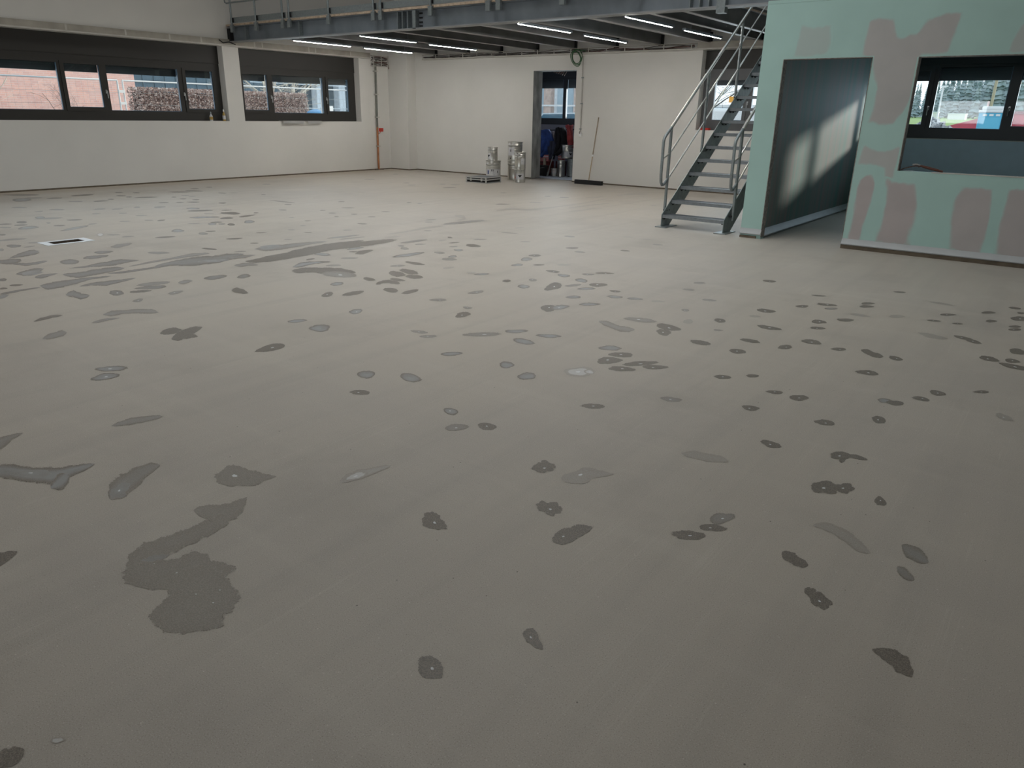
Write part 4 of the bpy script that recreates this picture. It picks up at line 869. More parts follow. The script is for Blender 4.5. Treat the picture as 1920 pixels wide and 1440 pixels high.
PY = (Y1+.17, Y1+1.27, Y1+2.37, Y1+3.45)
for xr, sgn in ((XA-.045, -1), (XB+.045, 1)):
    yt = 13.75
    MB().tube([(xr, PY[0]-.0, hz(PY[0])-.01), (xr, yt, hz(yt))], .0215, 12).build('handrail', M_['polish'], st, True)
    fy = Y1-.045
    MB().tube([(xr, PY[0], hz(PY[0])-.01), (xr, fy+.05, hz(PY[0])-.12), (xr, fy+.012, hz(PY[0])-.16), (xr, fy, hz(PY[0])-.20), (xr, fy+.005, .72), (xr, fy+.02, .63), (xr, fy+.06, .585), (xr, fy+.11, .59), (xr, PY[0], .66)], .0205, 12).build('end_loop', M_['galv'], st, True)
    for oz, r_ in ((-.365, .0115), (-.72, .0115)):
        ys = PY[0]-(.20 if oz > -.5 else 0)
        MB().tube([(xr, ys, hz(PY[0])+oz-(.06 if oz > -.5 else 0)), (xr, PY[0], hz(PY[0])+oz), (xr, yt, hz(yt)+oz)], r_, 8).build('mid_rail', M_['polish'], st, True)
    for y in PY:
        MB().tube([(xr, y, zn(y)-.13), (xr, y, hz(y)-.01)], .021, 10).build('post', M_['galv'], st, True)
        bb_ = MB()
        xs_ = XA if sgn < 0 else XB
        for dy in (-.035, .035): bb_.tube([(xs_-.02*-sgn*0-(.012 if sgn > 0 else -.012)-.0, y+dy, zn(y)-.07), (xr, y+dy, zn(y)-.07)], .014, 6)
        bb_.build('post_bolt', M_['rubber'], st)
MB().box((XA, Y1+GO*(NT-.3), ZD-.30), (XB, Y1+GO*(NT-.3)+.012, ZD+.02)).build('top_plate', M_['galvflat'], st)

# ------------------------------------------------------------------ paint cans
def can(name, label, cat, x, y, z, r, h, rz, lab=None, tri=False, extra=None, group='tinplate cans on the hall floor', m='tin'):
    t = thing(name, label, cat, (x, y, z), rz, group)
    pr = [(0, .008), (r*.94, .008), (r*.97, 0), (r, .004), (r*.985, .012), (r*.985, h*.56), (r*1.0, h*.575), (r*1.0, h*.59), (r*.985, h*.605), (r*.985, h*.66), (r, h*.675), (r, h*.69), (r*.985, h*.705), (r*.985, h*.80), (r*1.012, h*.815), (r*1.012, h*.835), (r*.99, h*.85), (r*.99, h*.965)]
    MB().lathe(pr, n=36).build('can_body', M_[m], t, True)
    MB().lathe([(r*.985, h*.955), (r*1.045, h*.958), (r*1.06, h*.975), (r*1.05, h), (r*1.0, h), (r*.97, h*.985), (r*.5, h*.982), (0, h*.982)], n=36).build('lid', M_[m], t, True)
    hb = MB(); hb.tube([(r*1.01*math.cos(a), r*1.01*math.sin(a), h*.82-abs(math.sin((a-PI)/1.0))*h*.06) for a in [PI+PI*k/10 for k in range(11)]], .004, 5); hb.build('wire_handle', M_['galv'], t, True)
    if lab:
        z0, z1, a0, a1 = lab; n = 14; q = MB()
        P = lambda a, z, rr=r*.993: (rr*math.cos(a), rr*math.sin(a), z*h)
        for k in range(n):
            a, b = a0+(a1-a0)*k/n, a0+(a1-a0)*(k+1)/n; q.quad(P(a, z0), P(b, z0), P(b, z1), P(a, z1))
        lo = q.build('paper_label', M_['label'], t, True)
        if tri:
            am = (a0+a1)/2 if tri is True else tri; zc = z0+(z1-z0)*.30; hw = .055/r*.9; q = MB(); rr = r*1.0
            for k in range(4):
                u0, u1 = -1+k*.5, -.5+k*.5
                f_ = lambda u: (z0+z1)/2*0 + zc + (z1-z0)*.42 - (1-abs(u))*(z1-z0)*.42
                q.quad(P(am+u0*hw, zc+(z1-z0)*.42, rr), P(am+u1*hw, zc+(z1-z0)*.42, rr), P(am+u1*hw, f_(u1), rr), P(am+u0*hw, f_(u0), rr)) if abs(u0) < 1 and abs(u1) < 1 else q.bm.faces.new([q.bm.verts.new(v) for v in (P(am+u0*hw, zc+(z1-z0)*.42, rr), P(am+u1*hw, zc+(z1-z0)*.42, rr), P(am+(u1 if abs(u1) < 1 else u0)*hw, f_(u1 if abs(u1) < 1 else u0), rr))])
            NR = q; NR.build('hazard_mark', M_['ink'], lo)
        if extra:
            for (a, zc, w_, h_, mm) in extra:
                q = MB(); rr = r*.998
                q.quad(P(a-w_, zc-h_, rr), P(a+w_, zc-h_, rr), P(a+w_, zc+h_, rr), P(a-w_, zc+h_, rr)); q.build('print', M_[mm], lo)
    return t
# angle that faces the camera
FA = math.atan2(-14.4, 11.5)
H1 = .435
can('paint_drum', 'wide tinplate drum with printed label under the small can, behind the flight case', 'drum', -11.58, 14.46, 0, .178, .44, 0, (.22, .56, FA-1.1, FA+1.1), False, [(FA-.75, .40, .10, .10, 'blue'), (FA-.12, .50, .14, .05, 'ink'), (FA-.14, .42, .2, .012, 'ink'), (FA+.62, .43, .05, .06, 'ink'), (FA-.1, .30, .3, .008, 'ink')])
can('paint_can', 'small tinplate can standing on the wide drum behind the flight case', 'can', -11.60, 14.46, .4405, .118, .31, 0, (.12, .55, FA-1.25, FA-.35), FA-.95)
can('paint_drum', 'lower wide drum of the tall stack left of the doorway', 'drum', -11.22, 14.85, 0, .175, .44, 0, (.3, .8, FA+.6, FA+1.5), False, [(FA+.8, .5, .05, .06, 'ink')])
can('paint_drum', 'upper wide drum of the tall stack left of the doorway', 'drum', -11.22, 14.85, .4405, .175, .435, 0, (.28, .72, FA-1.2, FA-.15), False, [(FA-.7, .55, .06, .07, 'ink'), (FA-.72, .14, .07, .03, 'ink')])
can('paint_can', 'narrow tinplate can at the bottom of the front stack, with black triangle label', 'can', -10.66, 14.30, 0, .127, .34, 0, (.22, .62, FA-.8, FA+.8), True, [(FA-1.0, .33, .08, .05, 'red')])
can('paint_can', 'narrow tinplate can on top of the front stack, left of the doorway', 'can', -10.655, 14.30, .3405, .125, .335, 0, (.20, .62, FA+.1, FA+1.0), False, [(FA+.4, .4, .12, .015, 'galv')])
# flight case
c0 = thing('flight_case', 'low black case with aluminium edges lying in front of the paint drums', 'case', (-11.49, 13.34, 0), math.radians(4))
LX, LY, LZ = .57, .60, .135
MB().box((.012, .012, .008), (LX-.012, LY-.012, LZ*.58)).build('base', M_['rubber'], c0)
MB().box((.012, .012, LZ*.60), (LX-.012, LY-.012, LZ-.008)).build('lid', M_['rubber'], c0)
MB().box((.02, .02, LZ-.008), (LX-.02, LY-.02, LZ-.004)).build('lid_top', M_['casegrey'], c0)
for za, zb in ((0, .02), (LZ*.50, LZ*.68), (LZ-.02, LZ)):
    q = MB(); q.box((0, 0, za), (LX, .014, zb)).box((0, LY-.014, za), (LX, LY, zb)).box((0, .014, za), (.014, LY-.014, zb)).box((LX-.014, .014, za), (LX, LY-.014, zb)); q.build('edge_profile', M_['alu'], c0)
for x in (0, LX-.022):
    for y in (0, LY-.022): MB().box((x-.003, y-.003, .001), (x+.025, y+.025, LZ+.002), .003).build('corner', M_['alu'], c0)
for x in (.12, .42): MB().box((x, -.008, LZ*.36), (x+.045, -.0, LZ*.80), .003).build('latch', M_['alu'], c0)

# broom
b_ = thing('broom', 'wide black-bristled broom with wooden handle leaning on the back wall', 'broom', (-9.22, 15.03, 0))
hb = Vector((0.0, .0, .075)); ht = Vector((.0, .295, 1.46))
mid = hb.lerp(ht, .40)
MB().tube([hb, mid], .0125, 8).build('lower_handle', M_['wood'], b_, True)
MB().tube([hb.lerp(ht, .39), hb.lerp(ht, .42)], .017, 8).build('collar', M_['white'], b_, True)
MB().tube([mid, ht], .0135, 8).build('upper_handle', mat('worn_wood', (.30, .24, .17), .6, var=.2, scale=15), b_, True)
MB().box((-.37, -.032, .055), (.37, .032, .095), .006).build('broom_head', M_['rubber'], b_)
br = MB()
for i in range(74):
    for k in range(5):
        x = -.36+i*.00985; y = -.024+k*.012; a = random.uniform(-.006, .006); c2 = random.uniform(-.012, .012)+(k-2)*.008
        br.quad((x-.004, y, .057), (x+.004, y, .057), (x+.004+a, y+c2, .001), (x-.004+a, y+c2, .001))
br.box((-.366, -.032, .006), (.366, .032, .056))
br.build('bristles', M_['rubber'], b_, kind='stuff')

# metal strips / boards on the sill of the second window
for i, (ya, yb) in enumerate(((11.50, 12.13), (12.22, 12.66))):
    t = MB(); t.box((XL-.10, ya, ZS+.002), (XL+.06, yb, ZS+.012)); t.box((XL+.055, ya+.02, ZS-.05), (XL+.06, yb-.01, ZS+.002))
    tag(t.build('sill_plate', M_['alu' if i else 'alu']), ['longer grey metal strip jutting over the sill of the second window', 'shorter grey metal strip jutting over the sill of the second window'][i], 'metal strip')
# bottles on the first window's sill
def bottle(x, y, s, label, h=.2):
    t = thing('spray_bottle', label, 'bottle', (x, y, ZS+.0005))
    MB().lathe([(0, 0), (.03, 0), (.034, .008), (.034, h*.5), (.026, h*.62), (.012, h*.72), (.012, h*.8), (0, h*.8)], n=16).build('bottle_body', M_['yellow' if s else 'label'], t, True)
    MB().lathe([(0, h*.78), (.014, h*.78), (.014, h*.92), (.008, h), (0, h)], n=12).build('cap', M_['white' if s else 'galv'], t, True)
    MB().lathe([(.0345, h*.14), (.0352, h*.15), (.0352, h*.45), (.0345, h*.46)], n=16).build('bottle_label', M_['label' if s else 'yellow'], t, True)
bottle(-15.79, 9.73, 0, 'small bottle with yellow-brown label on the sill of the first window', .19)
bottle(-15.76, 10.03, 1, 'beige spray bottle in the corner of the first window sill', .25)
# tool on the sill of the partition opening
t = thing('sanding_tool', 'dark curved blade with reddish wooden handle lying on the partition sill', 'tool', (0, 0, 0))
bl_ = MB(); pts = [(-1.825, .958), (-1.78, .985), (-1.70, 1.012), (-1.655, 1.022), (-1.63, 1.020), (-1.615, 1.010)]
for a, b in zip(pts, pts[1:]): bl_.box((0, 0, 0), (0, 0, 0)) if False else bl_.quad((a[0], YG+.03, a[1]), (b[0], YG+.03, b[1]), (b[0], YG+.10, b[1]), (a[0], YG+.10, a[1])).quad((a[0], YG+.03, a[1]-.010), (b[0], YG+.03, b[1]-.014), (b[0], YG+.03, b[1]), (a[0], YG+.03, a[1])).quad((a[0], YG+.10, a[1]-.010), (b[0], YG+.10, b[1]-.014), (b[0], YG+.10, b[1]), (a[0], YG+.10, a[1]))
bl_.build('blade', M_['leather'], t)
MB().tube([(-1.69, YG+.04, 1.027), (-1.65, YG+.05, 1.033), (-1.61, YG+.06, 1.02)], .009, 8).build('ferrule', M_['alu'], t, True)
MB().tube([(-1.63, YG+.06, 1.022), (-1.55, YG+.06, 1.003), (-1.45, YG+.06, .982), (-1.37, YG+.06, .966)], .012, 8, radii=[.010, .015, .014, .010]).build('handle', mat('reddish_handle', (.10, .035, .025), .45), t, True)
MB().tube([(-1.81, YG+.05, .959), (-1.74, YG+.04, .956), (-1.66, YG+.03, .957)], .003, 5).build('wire', M_['galv'], t, True)
# red box and strip on the sill behind the stairs
tag(MB().box((-6.80, YB+.02, 1.2505), (-6.58, YB+.12, 1.295), .004).build('red_box', M_['red']), 'small red box on the window sill behind the stairs', 'box')

# ------------------------------------------------------------------ annex clutter
def cloth(name, label, cat, pts, y0, y1, m, fold=.03, seed=0, rows=14, cols=16, thick=.03):
    """cloth hanging in a plane: pts = list of (z, xa, xb) rows"""
    bm = bmesh.new(); rnd = random.Random(seed); G = []
    for i in range(rows+1):
        f_ = i/rows*(len(pts)-1); k = min(int(f_), len(pts)-2); t = f_-k
        z = pts[k][0]*(1-t)+pts[k+1][0]*t; xa = pts[k][1]*(1-t)+pts[k+1][1]*t; xb = pts[k][2]*(1-t)+pts[k+1][2]*t
        row = []
        for j_ in range(cols+1):
            u = j_/cols; x = xa+(xb-xa)*u
            bulge = math.sin(PI*u)*.08
            y = y0+(y1-y0)*i/rows-bulge+fold*math.sin(u*17+seed+i*.25)+fold*.6*math.sin(u*7-i*.4)
            row.append(bm.verts.new((x, y, z+.01*math.sin(u*9+seed))))
        G.append(row)
    for i in range(rows):
        for j_ in range(cols): bm.faces.new((G[i][j_], G[i][j_+1], G[i+1][j_+1], G[i+1][j_]))
    me = bpy.data.meshes.new(name); bm.to_mesh(me); bm.free(); me.materials.append(m)
    for p_ in me.polygons: p_.use_smooth = True
    o = bpy.data.objects.new(name, me); link(o); md = o.modifiers.new('s', 'SOLIDIFY'); md.thickness = thick
    return tag(o, label, cat)
rk = thing('clothes_rack', 'low dark rack with a bar carrying the jackets in the side room', 'rack', (0, 0, 0))
MB().tube([(-11.95, 16.72, 1.10), (-10.72, 16.72, 1.16)], .012, 8).build('bar', M_['rubber'], rk, True)
for x, z in ((-11.93, 1.10), (-10.74, 1.16)): MB().tube([(x, 16.72, 0), (x, 16.72, z)], .012, 8).build('leg', M_['rubber'], rk, True)
for x in (-11.93, -10.74): MB().box((x-.02, 16.5, 0), (x+.02, 16.94, .02)).build('foot', M_['rubber'], rk)
cloth('jacket', 'bright blue work jacket hanging at the left of the side room', 'jacket', [(1.12, -11.74, -11.46), (1.05, -11.80, -11.37), (.85, -11.80, -11.27), (.6, -11.78, -11.36), (.45, -11.72, -11.52)], 16.62, 16.50, M_['blue'], seed=1)
cloth('jacket', 'dark navy jacket lining hanging between the blue and black jackets', 'jacket', [(.86, -11.40, -11.22), (.72, -11.42, -11.17), (.55, -11.36, -11.19), (.42, -11.30, -11.22)], 16.58, 16.52, M_['navy'], seed=2)
cloth('jacket', 'black jacket hanging in the middle of the side room', 'jacket', [(1.19, -11.25, -11.05), (1.08, -11.24, -10.96), (.9, -11.22, -10.88), (.7, -11.24, -10.84), (.58, -11.20, -11.02), (.53, -11.16, -11.10)], 16.66, 16.52, M_['black'], seed=3)
cloth('overalls', 'faded red overalls hanging at the right of the side room', 'overalls', [(1.26, -11.00, -10.84), (1.1, -10.94, -10.78), (.9, -10.88, -10.74), (.72, -10.84, -10.68)], 16.74, 16.66, M_['redcloth'], seed=4)
cloth('shirt', 'grey-pink shirt hanging between the blue and black jackets', 'shirt', [(1.08, -11.42, -11.18), (.95, -11.40, -11.16), (.82, -11.34, -11.18)], 16.73, 16.70, mat('grey_pink_cloth', (.30, .26, .27), .8, var=.2), seed=5)
AG = 'cans stored in the side room'
FA2 = math.atan2(-16, 11)
can('paint_drum', 'upper silver drum with pale label, right of the black jacket in the side room', 'drum', -10.86, 16.60, .455, .155, .33, 0, (.1, .5, FA2-.6, FA2+1.1), FA2+.55, None, AG)
can('paint_can', 'tall steel can standing on the sheet below the upper silver drum', 'can', -10.92, 16.42, .005, .105, .40, 0, None, False, None, AG)
can('paint_drum', 'bluish steel drum beside the tall steel can in the side room', 'drum', -10.74, 16.66, .005, .135, .44, 0, (.3, .6, FA2+.5, FA2+.9), False, None, AG, 'galv')
can('paint_tin', 'small tin with orange-red label in the side room', 'tin', -11.13, 16.42, .005, .092, .20, 0, (.35, .92, FA2-.75, FA2+.75), False, [(FA2-.45, .62, .24, .26, 'orange'), (FA2+.45, .62, .24, .26, 'orange'), (FA2, .80, .5, .10, 'orange')], AG)
# bucket
bk = thing('bucket', 'black rubber bucket just inside the rough doorway', 'bucket', (-11.36, 16.2, .0005))
MB().lathe([(0, 0), (.12, 0), (.155, .25), (.165, .255), (.165, .27), (.15, .27), (.115, .015), (0, .015)], n=28).build('bucket_body', M_['rubber'], bk, True)
MB().tube([(.16*math.cos(a), .16*math.sin(a), .262-abs(math.sin(a))*.05) for a in [PI*1.0+PI*k/12 for k in range(13)]], .004, 5).build('handle', M_['galv'], bk, True)
for nm, lb, a, b, mm in (('box', 'pink cardboard box on the crate behind the black bucket', (-11.62, 16.45, .365), (-11.34, 16.65, .52), 'pink'), ('crate', 'maroon crate behind the black bucket', (-11.62, 16.45, .0), (-11.32, 16.68, .36), 'maroon'),
                         ('box', 'pale pink box left of the stacked silver drums', (-11.15, 16.60, .37), (-11.01, 16.72, .50), 'pink'), ('crate', 'dark red crate under the pale pink box in the side room', (-11.22, 16.6, 0), (-11.03, 16.85, .365), 'maroon')):
    m_ = MB().box(a, b, .006); o = m_.build(nm, M_[mm]); tag(o, lb, nm)
    k = MB(); k.box((a[0]+.01, a[1]-.004, b[2]-.05), (b[0]-.01, a[1]-.0005, b[2]-.035)); k.build('tape_edge', M_['label' if mm == 'pink' else 'rubber'], o)
tag(MB().box((-11.44, 16.36, .12), (-11.38, 16.40, .44), .003).build('plank_offcut', M_['cream']), 'cream plank offcut standing in front of the maroon crate', 'plank')
tag(MB().tube([(-11.26, 16.30, .01), (-11.24, 16.38, .25), (-11.20, 16.45, .50)], .016, 8, radii=[.03, .014, .012]).build('brush_handle', M_['galv'], None, True), 'grey roller pole leaning behind the small orange-labelled tin', 'tool')
# crumpled sheet on the annex floor
bm = bmesh.new(); nx, ny = 40, 28; G = []
for i in range(nx+1):
    G.append([])
    for k in range(ny+1):
        x = -11.75+1.85*i/nx; y = 15.55+1.7*k/ny
        z = .006+.016*abs(noise.noise(Vector((x*7, y*7, 0))))+.010*abs(noise.noise(Vector((x*19, y*19, 4))))
        inn = -11.07 < x < -9.9
        if y < 15.74 and not inn: x = max(min(x, -9.92), -11.05)
        G[i].append(bm.verts.new((x, y, z if y < 16.1 or x > -10.6 else .003)))
for i in range(nx):
    for k in range(ny): bm.faces.new((G[i][k], G[i+1][k], G[i+1][k+1], G[i][k+1]))
me = bpy.data.meshes.new('dust_sheet'); bm.to_mesh(me); bm.free(); me.materials.append(M_['tarp'])
tag(link(bpy.data.objects.new('dust_sheet', me)), 'crumpled bluish-white sheet on the floor of the side room', 'sheet')
hc = MB()
for k in range(6):
    x0 = -11.05+.06*k; hc.tube([(x0, 16.0+.03*k, 2.79), (x0+.02, 16.0, 2.62-.02*k), (x0+.10, 16.0, 2.46-.015*k), (x0+.22, 16.02, 2.56), (x0+.26, 16.05, 2.79)], .009, 5)
tag(hc.build('hanging_cables', mat('brown_cable', (.14, .075, .05), .6), None, True), 'loops of brown cable hanging inside the head of the rough doorway', 'cable')

# ------------------------------------------------------------------ outside
grass = mat('meadow_and_yard', (.16, .26, .07), .9, col2=(.24, .34, .11), scale=.4)
yard = mat('gravel_yard', (.33, .34, .35), .9, var=.15, scale=1)
g = MB(); NX, NY = 40, 40
GV = []
def gz_(x, y):
    return -.06 if y < 48 else (-.06+(y-48)/12*1.41 if y < 60 else 1.35+(y-60)*.008)
for i in range(NX+1):
    GV.append([g.bm.verts.new((-160+260*i/NX, 17.9+232*k/NY, gz_(0, 17.9+232*k/NY))) for k in range(NY+1)])
for i in range(NX):
    for k in range(NY): g.bm.faces.new((GV[i][k], GV[i+1][k], GV[i+1][k+1], GV[i][k+1]))
struct(g.build('ground_meadow', grass))
g = MB(); g.quad((-160, -60, -.07), (-16.06, -60, -.07), (-16.06, 47, -.055), (-160, 47, -.055)); g.quad((-16.06, 15.75, -.058), (60, 15.75, -.058), (60, 47, -.05), (-16.06, 47, -.05))
struct(g.build('ground_yard', yard))

# brick building: courses of bricks as a procedural pattern (each brick about 3 px tall from here)
def brick_mat():
    m = bpy.data.materials.new('red_brickwork'); m.use_nodes = True; nt = m.node_tree; b = nt.nodes['Principled BSDF']
    t = N(nt, 'ShaderNodeTexCoord'); mp = N(nt, 'ShaderNodeMapping'); nt.links.new(t.outputs['Object'], mp.inputs[0]); mp.inputs['Rotation'].default_value = (PI/2, 0, PI/2)
    sx = N(nt, 'ShaderNodeSeparateXYZ'); nt.links.new(t.outputs['Object'], sx.inputs[0]); cx_ = N(nt, 'ShaderNodeCombineXYZ')
    nt.links.new(sx.outputs[1], cx_.inputs[0]); nt.links.new(sx.outputs[2], cx_.inputs[1])
    br = N(nt, 'ShaderNodeTexBrick'); nt.links.new(cx_.outputs[0], br.inputs['Vector']); br.inputs['Scale'].default_value = 1
    br.inputs['Brick Width'].default_value = .25; br.inputs['Row Height'].default_value = .083; br.inputs['Mortar Size'].default_value = .006
    br.inputs['Color1'].default_value = (.66, .37, .30, 1); br.inputs['Color2'].default_value = (.54, .31, .27, 1); br.inputs['Mortar'].default_value = (.58, .46, .42, 1)
    nz = noisen(nt, cx_.outputs[0], 1.5, 4); c = mixc(nt, ramp(nt, nz, .35, .7, 0, .35), br.outputs[0], (.64, .48, .43))
    nt.links.new(c, b.inputs['Base Color']); b.inputs['Roughness'].default_value = .85; return m
bbd = thing('brick_building', 'red brick building behind the site fence, seen through the left window', 'building')
MB().box((-44, -30, -.06), (-34, 17.5, 7)).build('wall', brick_mat(), bbd)
MB().box((-44.2, -30.2, 7), (-33.8, 17.52, 7.25)).build('parapet', M_['galv'], bbd)
gb = thing('metal_building', 'grey-blue metal clad building behind the hedge', 'building')
M_['clad'] = mat('blue_grey_cladding', (.15, .215, .255), .6, var=.08, scale=.6, stretch=(1, 6, .3))
MB().box((-50, 17.6, -.06), (-40, 60, 8)).build('wall', M_['clad'], gb)
q = MB()
for z in (2.75, 3.25, 5.5): q.box((-40, 17.6, z), (-39.93, 60, z+.06))
q.build('ledge', mat('dark_joint', (.05, .07, .085), .6), gb)
q = MB(); y = 18.0
while y < 60: q.box((-39.99, y, -.06), (-39.95, y+.05, 8)); y += .6
q.build('seam', M_['clad'], gb, kind='stuff')
M_['palebl'] = mat('pale_blue_column', (.78, .84, .88), .6, var=.1)
for y in (30.6, 32.3, 34.4, 35.6): MB().box((-38.6, y, -.06), (-38.1, y+.5, 3.4)).build('column', M_['palebl'], gb)
MB().box((-39.8, 29.5, 3.4), (-38, 50, 3.7)).build('canopy', M_['palebl'], gb)
q = MB()
for z in (.9, 1.6, 2.9): q.box((-38.0, 26, z), (-37.96, 42, z+.05))
q.build('rail', M_['palebl'], gb)

# temporary fence panels
sfn = thing('site_fence', 'row of white mesh site fence panels outside the left windows', 'fence', (-20, 0, -.06))
def fence(y0, y1, label, first):
    r = bpy.data.objects.new('fence_panel', None); r.location = (0, y0, 0); r.empty_display_size = .1; link(r, sfn)
    L = y1-y0; f_ = MB()
    f_.tube([(0, 0, .1), (0, 0, 2.19)], .021, 8).tube([(0, L, .1), (0, L, 2.19)], .021, 8); f_.build('upright', M_['white'], r, True)
    f_ = MB(); f_.tube([(0, 0, 2.19), (0, L, 2.19)], .019, 8); f_.build('top_tube', M_['white'], r, True)
    MB().tube([(0, 0, .18), (0, L, .18)], .019, 8).build('bottom_tube', M_['galv'], r, True)
    w_ = MB(); k = .1
    while k < L: w_.box((-.001, k, .18), (.001, k+.002, 2.18)); k += .14
    for z in (.5, .85, 1.25, 1.62, 1.9): w_.box((-.0018, 0, z), (.0018, L, z+.005))
    w_.build('wire_mesh', M_['galv'], r, kind='stuff')
    MB().box((-.3, -.12, 0), (.3, .10, .12), .01).build('foot_block', M_['casegrey'], r)
fy = [-.2, 3.15, 6.5, 9.85]
for i, a in enumerate(fy[:-1]): fence(a, fy[i+1]-(.07 if i < 2 else 0), ['white mesh fence panel beyond the far left of the window', 'white mesh fence panel outside, behind the leftmost pane', 'white mesh fence panel in front of the brick wall'][i], i)
fence(9.98, 13.05, 'white mesh fence panel in front of the left end of the hedge', 3)
fence(13.12, 16.22, 'white mesh fence panel in front of the right end of the hedge', 4)
fence(16.32, 19.4, 'white mesh fence panel in front of the pale columns', 5)
for z in (1.9, 1.62): MB().box((-.03, 9.84, z), (.03, 10.0, z+.06)).build('clamp', M_['white'], sfn)
wp = thing('white_post', 'broad white post outside, at the right edge of the second window', 'post', (-19.75, 17.6, -.06)); MB().box((-.07, -.07, 0), (.07, .07, 3.4)).build('shaft', M_['palebl'], wp); MB().box((-.12, -.12, 0), (.12, .12, .03)).build('base_plate', M_['galv'], wp)
q = thing('rain_barrel', 'blue round barrel outside the second window', 'barrel', (-24, 19.15, -.06)); MB().lathe([(0, 0), (.32, 0), (.42, .3), (.44, .8), (.40, 1.3), (.30, 1.52), (.1, 1.60), (0, 1.61)], n=24).build('barrel_body', mat('blue_plastic', (.10, .28, .50), .5), q, True); MB().lathe([(.425, .5), (.45, .52), (.45, .56), (.43, .58)], n=24).build('hoop', M_['seal'], q, True)
q = thing('street_sign', 'white board on a leaning pole outside the second window', 'sign', (-22, 18.0, -.06)); MB().box((-.02, 0, 1.50), (.02, .33, 1.72)).build('board', M_['white'], q); MB().tube([(0, .12, 0), (-.02, .0, 2.3)], .04, 8).build('pole', M_['cream'], q, True)

# hedge
def leaves(bm, n, box, size, rnd, lay=None):
    (x0, x1), (y0, y1), (z0, z1) = box
    for _ in range(n):
        f_ = rnd.random()
        if f_ < .72: p_ = Vector((x1+rnd.uniform(-.10, .03), rnd.uniform(y0, y1), rnd.uniform(z0, z1)))
        elif f_ < .9: p_ = Vector((rnd.uniform(x0, x1), rnd.uniform(y0, y1), z1+rnd.uniform(-.08, .03)))
        else: p_ = Vector((rnd.uniform(x0, x1), (y0 if rnd.random() < .5 else y1)+rnd.uniform(-.05, .05), rnd.uniform(z0, z1)))
        a = Vector((rnd.gauss(0, 1), rnd.gauss(0, 1), rnd.gauss(0, 1))).normalized(); b = a.orthogonal().normalized(); s_ = size*rnd.uniform(.7, 1.3)
        bm.faces.new([bm.verts.new(p_+v) for v in (a*s_, b*s_*.6, -a*s_, -b*s_*.6)])
def leaf_mat(name, c1, c2, c3):
    m = bpy.data.materials.new(name); m.use_nodes = True; nt = m.node_tree; b = nt.nodes['Principled BSDF']
    g_ = N(nt, 'ShaderNodeNewGeometry'); rp_ = N(nt, 'ShaderNodeValToRGB'); nt.links.new(g_.outputs['Random Per Island'], rp_.inputs[0])
    e = rp_.color_ramp; e.elements[0].color = (*c1, 1); e.elements[1].color = (*c3, 1); k = e.elements.new(.5); k.color = (*c2, 1)
    nt.links.new(rp_.outputs[0], b.inputs['Base Color']); b.inputs['Roughness'].default_value = .7; return m
hr = thing('beech_hedge', 'clipped brown-leaved hedge outside the windows', 'hedge', (0, 0, 0))
bm = MB(); rnd = random.Random(3); leaves(bm.bm, 20000, ((-25.8, -25.0), (13.0, 19.6), (-.05, 2.09)), .036, rnd)
NORECALC = ('foliage',); bm.build('foliage', leaf_mat('dry_beech_leaves', (.24, .15, .13), (.52, .37, .31), (.80, .66, .58)), hr, kind='stuff')
q = MB().box((-25.72, 13.1, -.05), (-25.08, 19.5, 1.98)); q.build('twig_core', mat('dark_twigs', (.12, .075, .065), .9, var=.3, scale=8), hr)
# bare trees
def tree(name, label, cat, loc, h, r0, m, seed, spread=.5, levels=4, group=None, bare_to=.35):
    rnd = random.Random(seed); t = thing(name, label, cat, loc, 0, group); tr = MB(); brm = MB()
    def grow(p, d, L, r, lv, mb):
        pts = [p]; n = 4
        for k in range(n):
            d = (d+Vector((rnd.gauss(0, .10), rnd.gauss(0, .10), rnd.gauss(0, .06)))).normalized(); pts.append(pts[-1]+d*L/n)
        mb.tube(pts, r, 5 if lv else 7, False, radii=[r*(1-.55*k/n) for k in range(n+1)])
        if lv >= levels: return
        for k in range(rnd.choice((3, 4)) if lv else 7):
            f_ = rnd.uniform(bare_to if lv == 0 else .25, 1); q_ = pts[int(f_*n)]; a = Vector((rnd.gauss(0, 1), rnd.gauss(0, 1), rnd.gauss(0, .4))).normalized()
            grow(q_, (d*(1-spread)+a*spread+Vector((0, 0, .15))).normalized(), L*rnd.uniform(.45, .7), r*.42, lv+1, brm)
    grow(Vector((0, 0, 0)), Vector((0, 0, 1)), h*.6, r0, 0, tr)
    tr.build('trunk', m, t, True); brm.build('branches', m, t, kind='stuff'); return t
M_['bark'] = mat('pale_bark', (.55, .50, .42), .8, var=.3, scale=6)
M_['barkd'] = mat('dark_bark', (.10, .095, .09), .9)
tree('birch_tree', 'pale-barked bare tree behind the hedge, left in the second window', 'tree', (-26.6, 18.6, 0), 6.5, .10, M_['bark'], 4, .5, 3)
tree('birch_tree', 'pale-barked forked bare tree behind the hedge, middle of the second window', 'tree', (-28, 21.0, 0), 6.0, .11, M_['bark'], 9, .75, 4, bare_to=.3)
tree('bare_shrub', 'leafless shrub in front of the brick wall', 'shrub', (-24, 8.0, -.06), 3.0, .03, M_['bark'], 12, .6, 4, bare_to=.05)
tree('bare_shrub', 'leafless twiggy shrub behind the leftmost pane', 'shrub', (-24.5, 10.2, -.06), 2.6, .025, M_['barkd'], 13, .65, 4, bare_to=.05)
tree('bare_tree', 'large leafless tree seen through the window behind the stairs', 'tree', (-15.9, 35, -.06), 8.5, .11, M_['barkd'], 25, .72, 5, bare_to=.12)
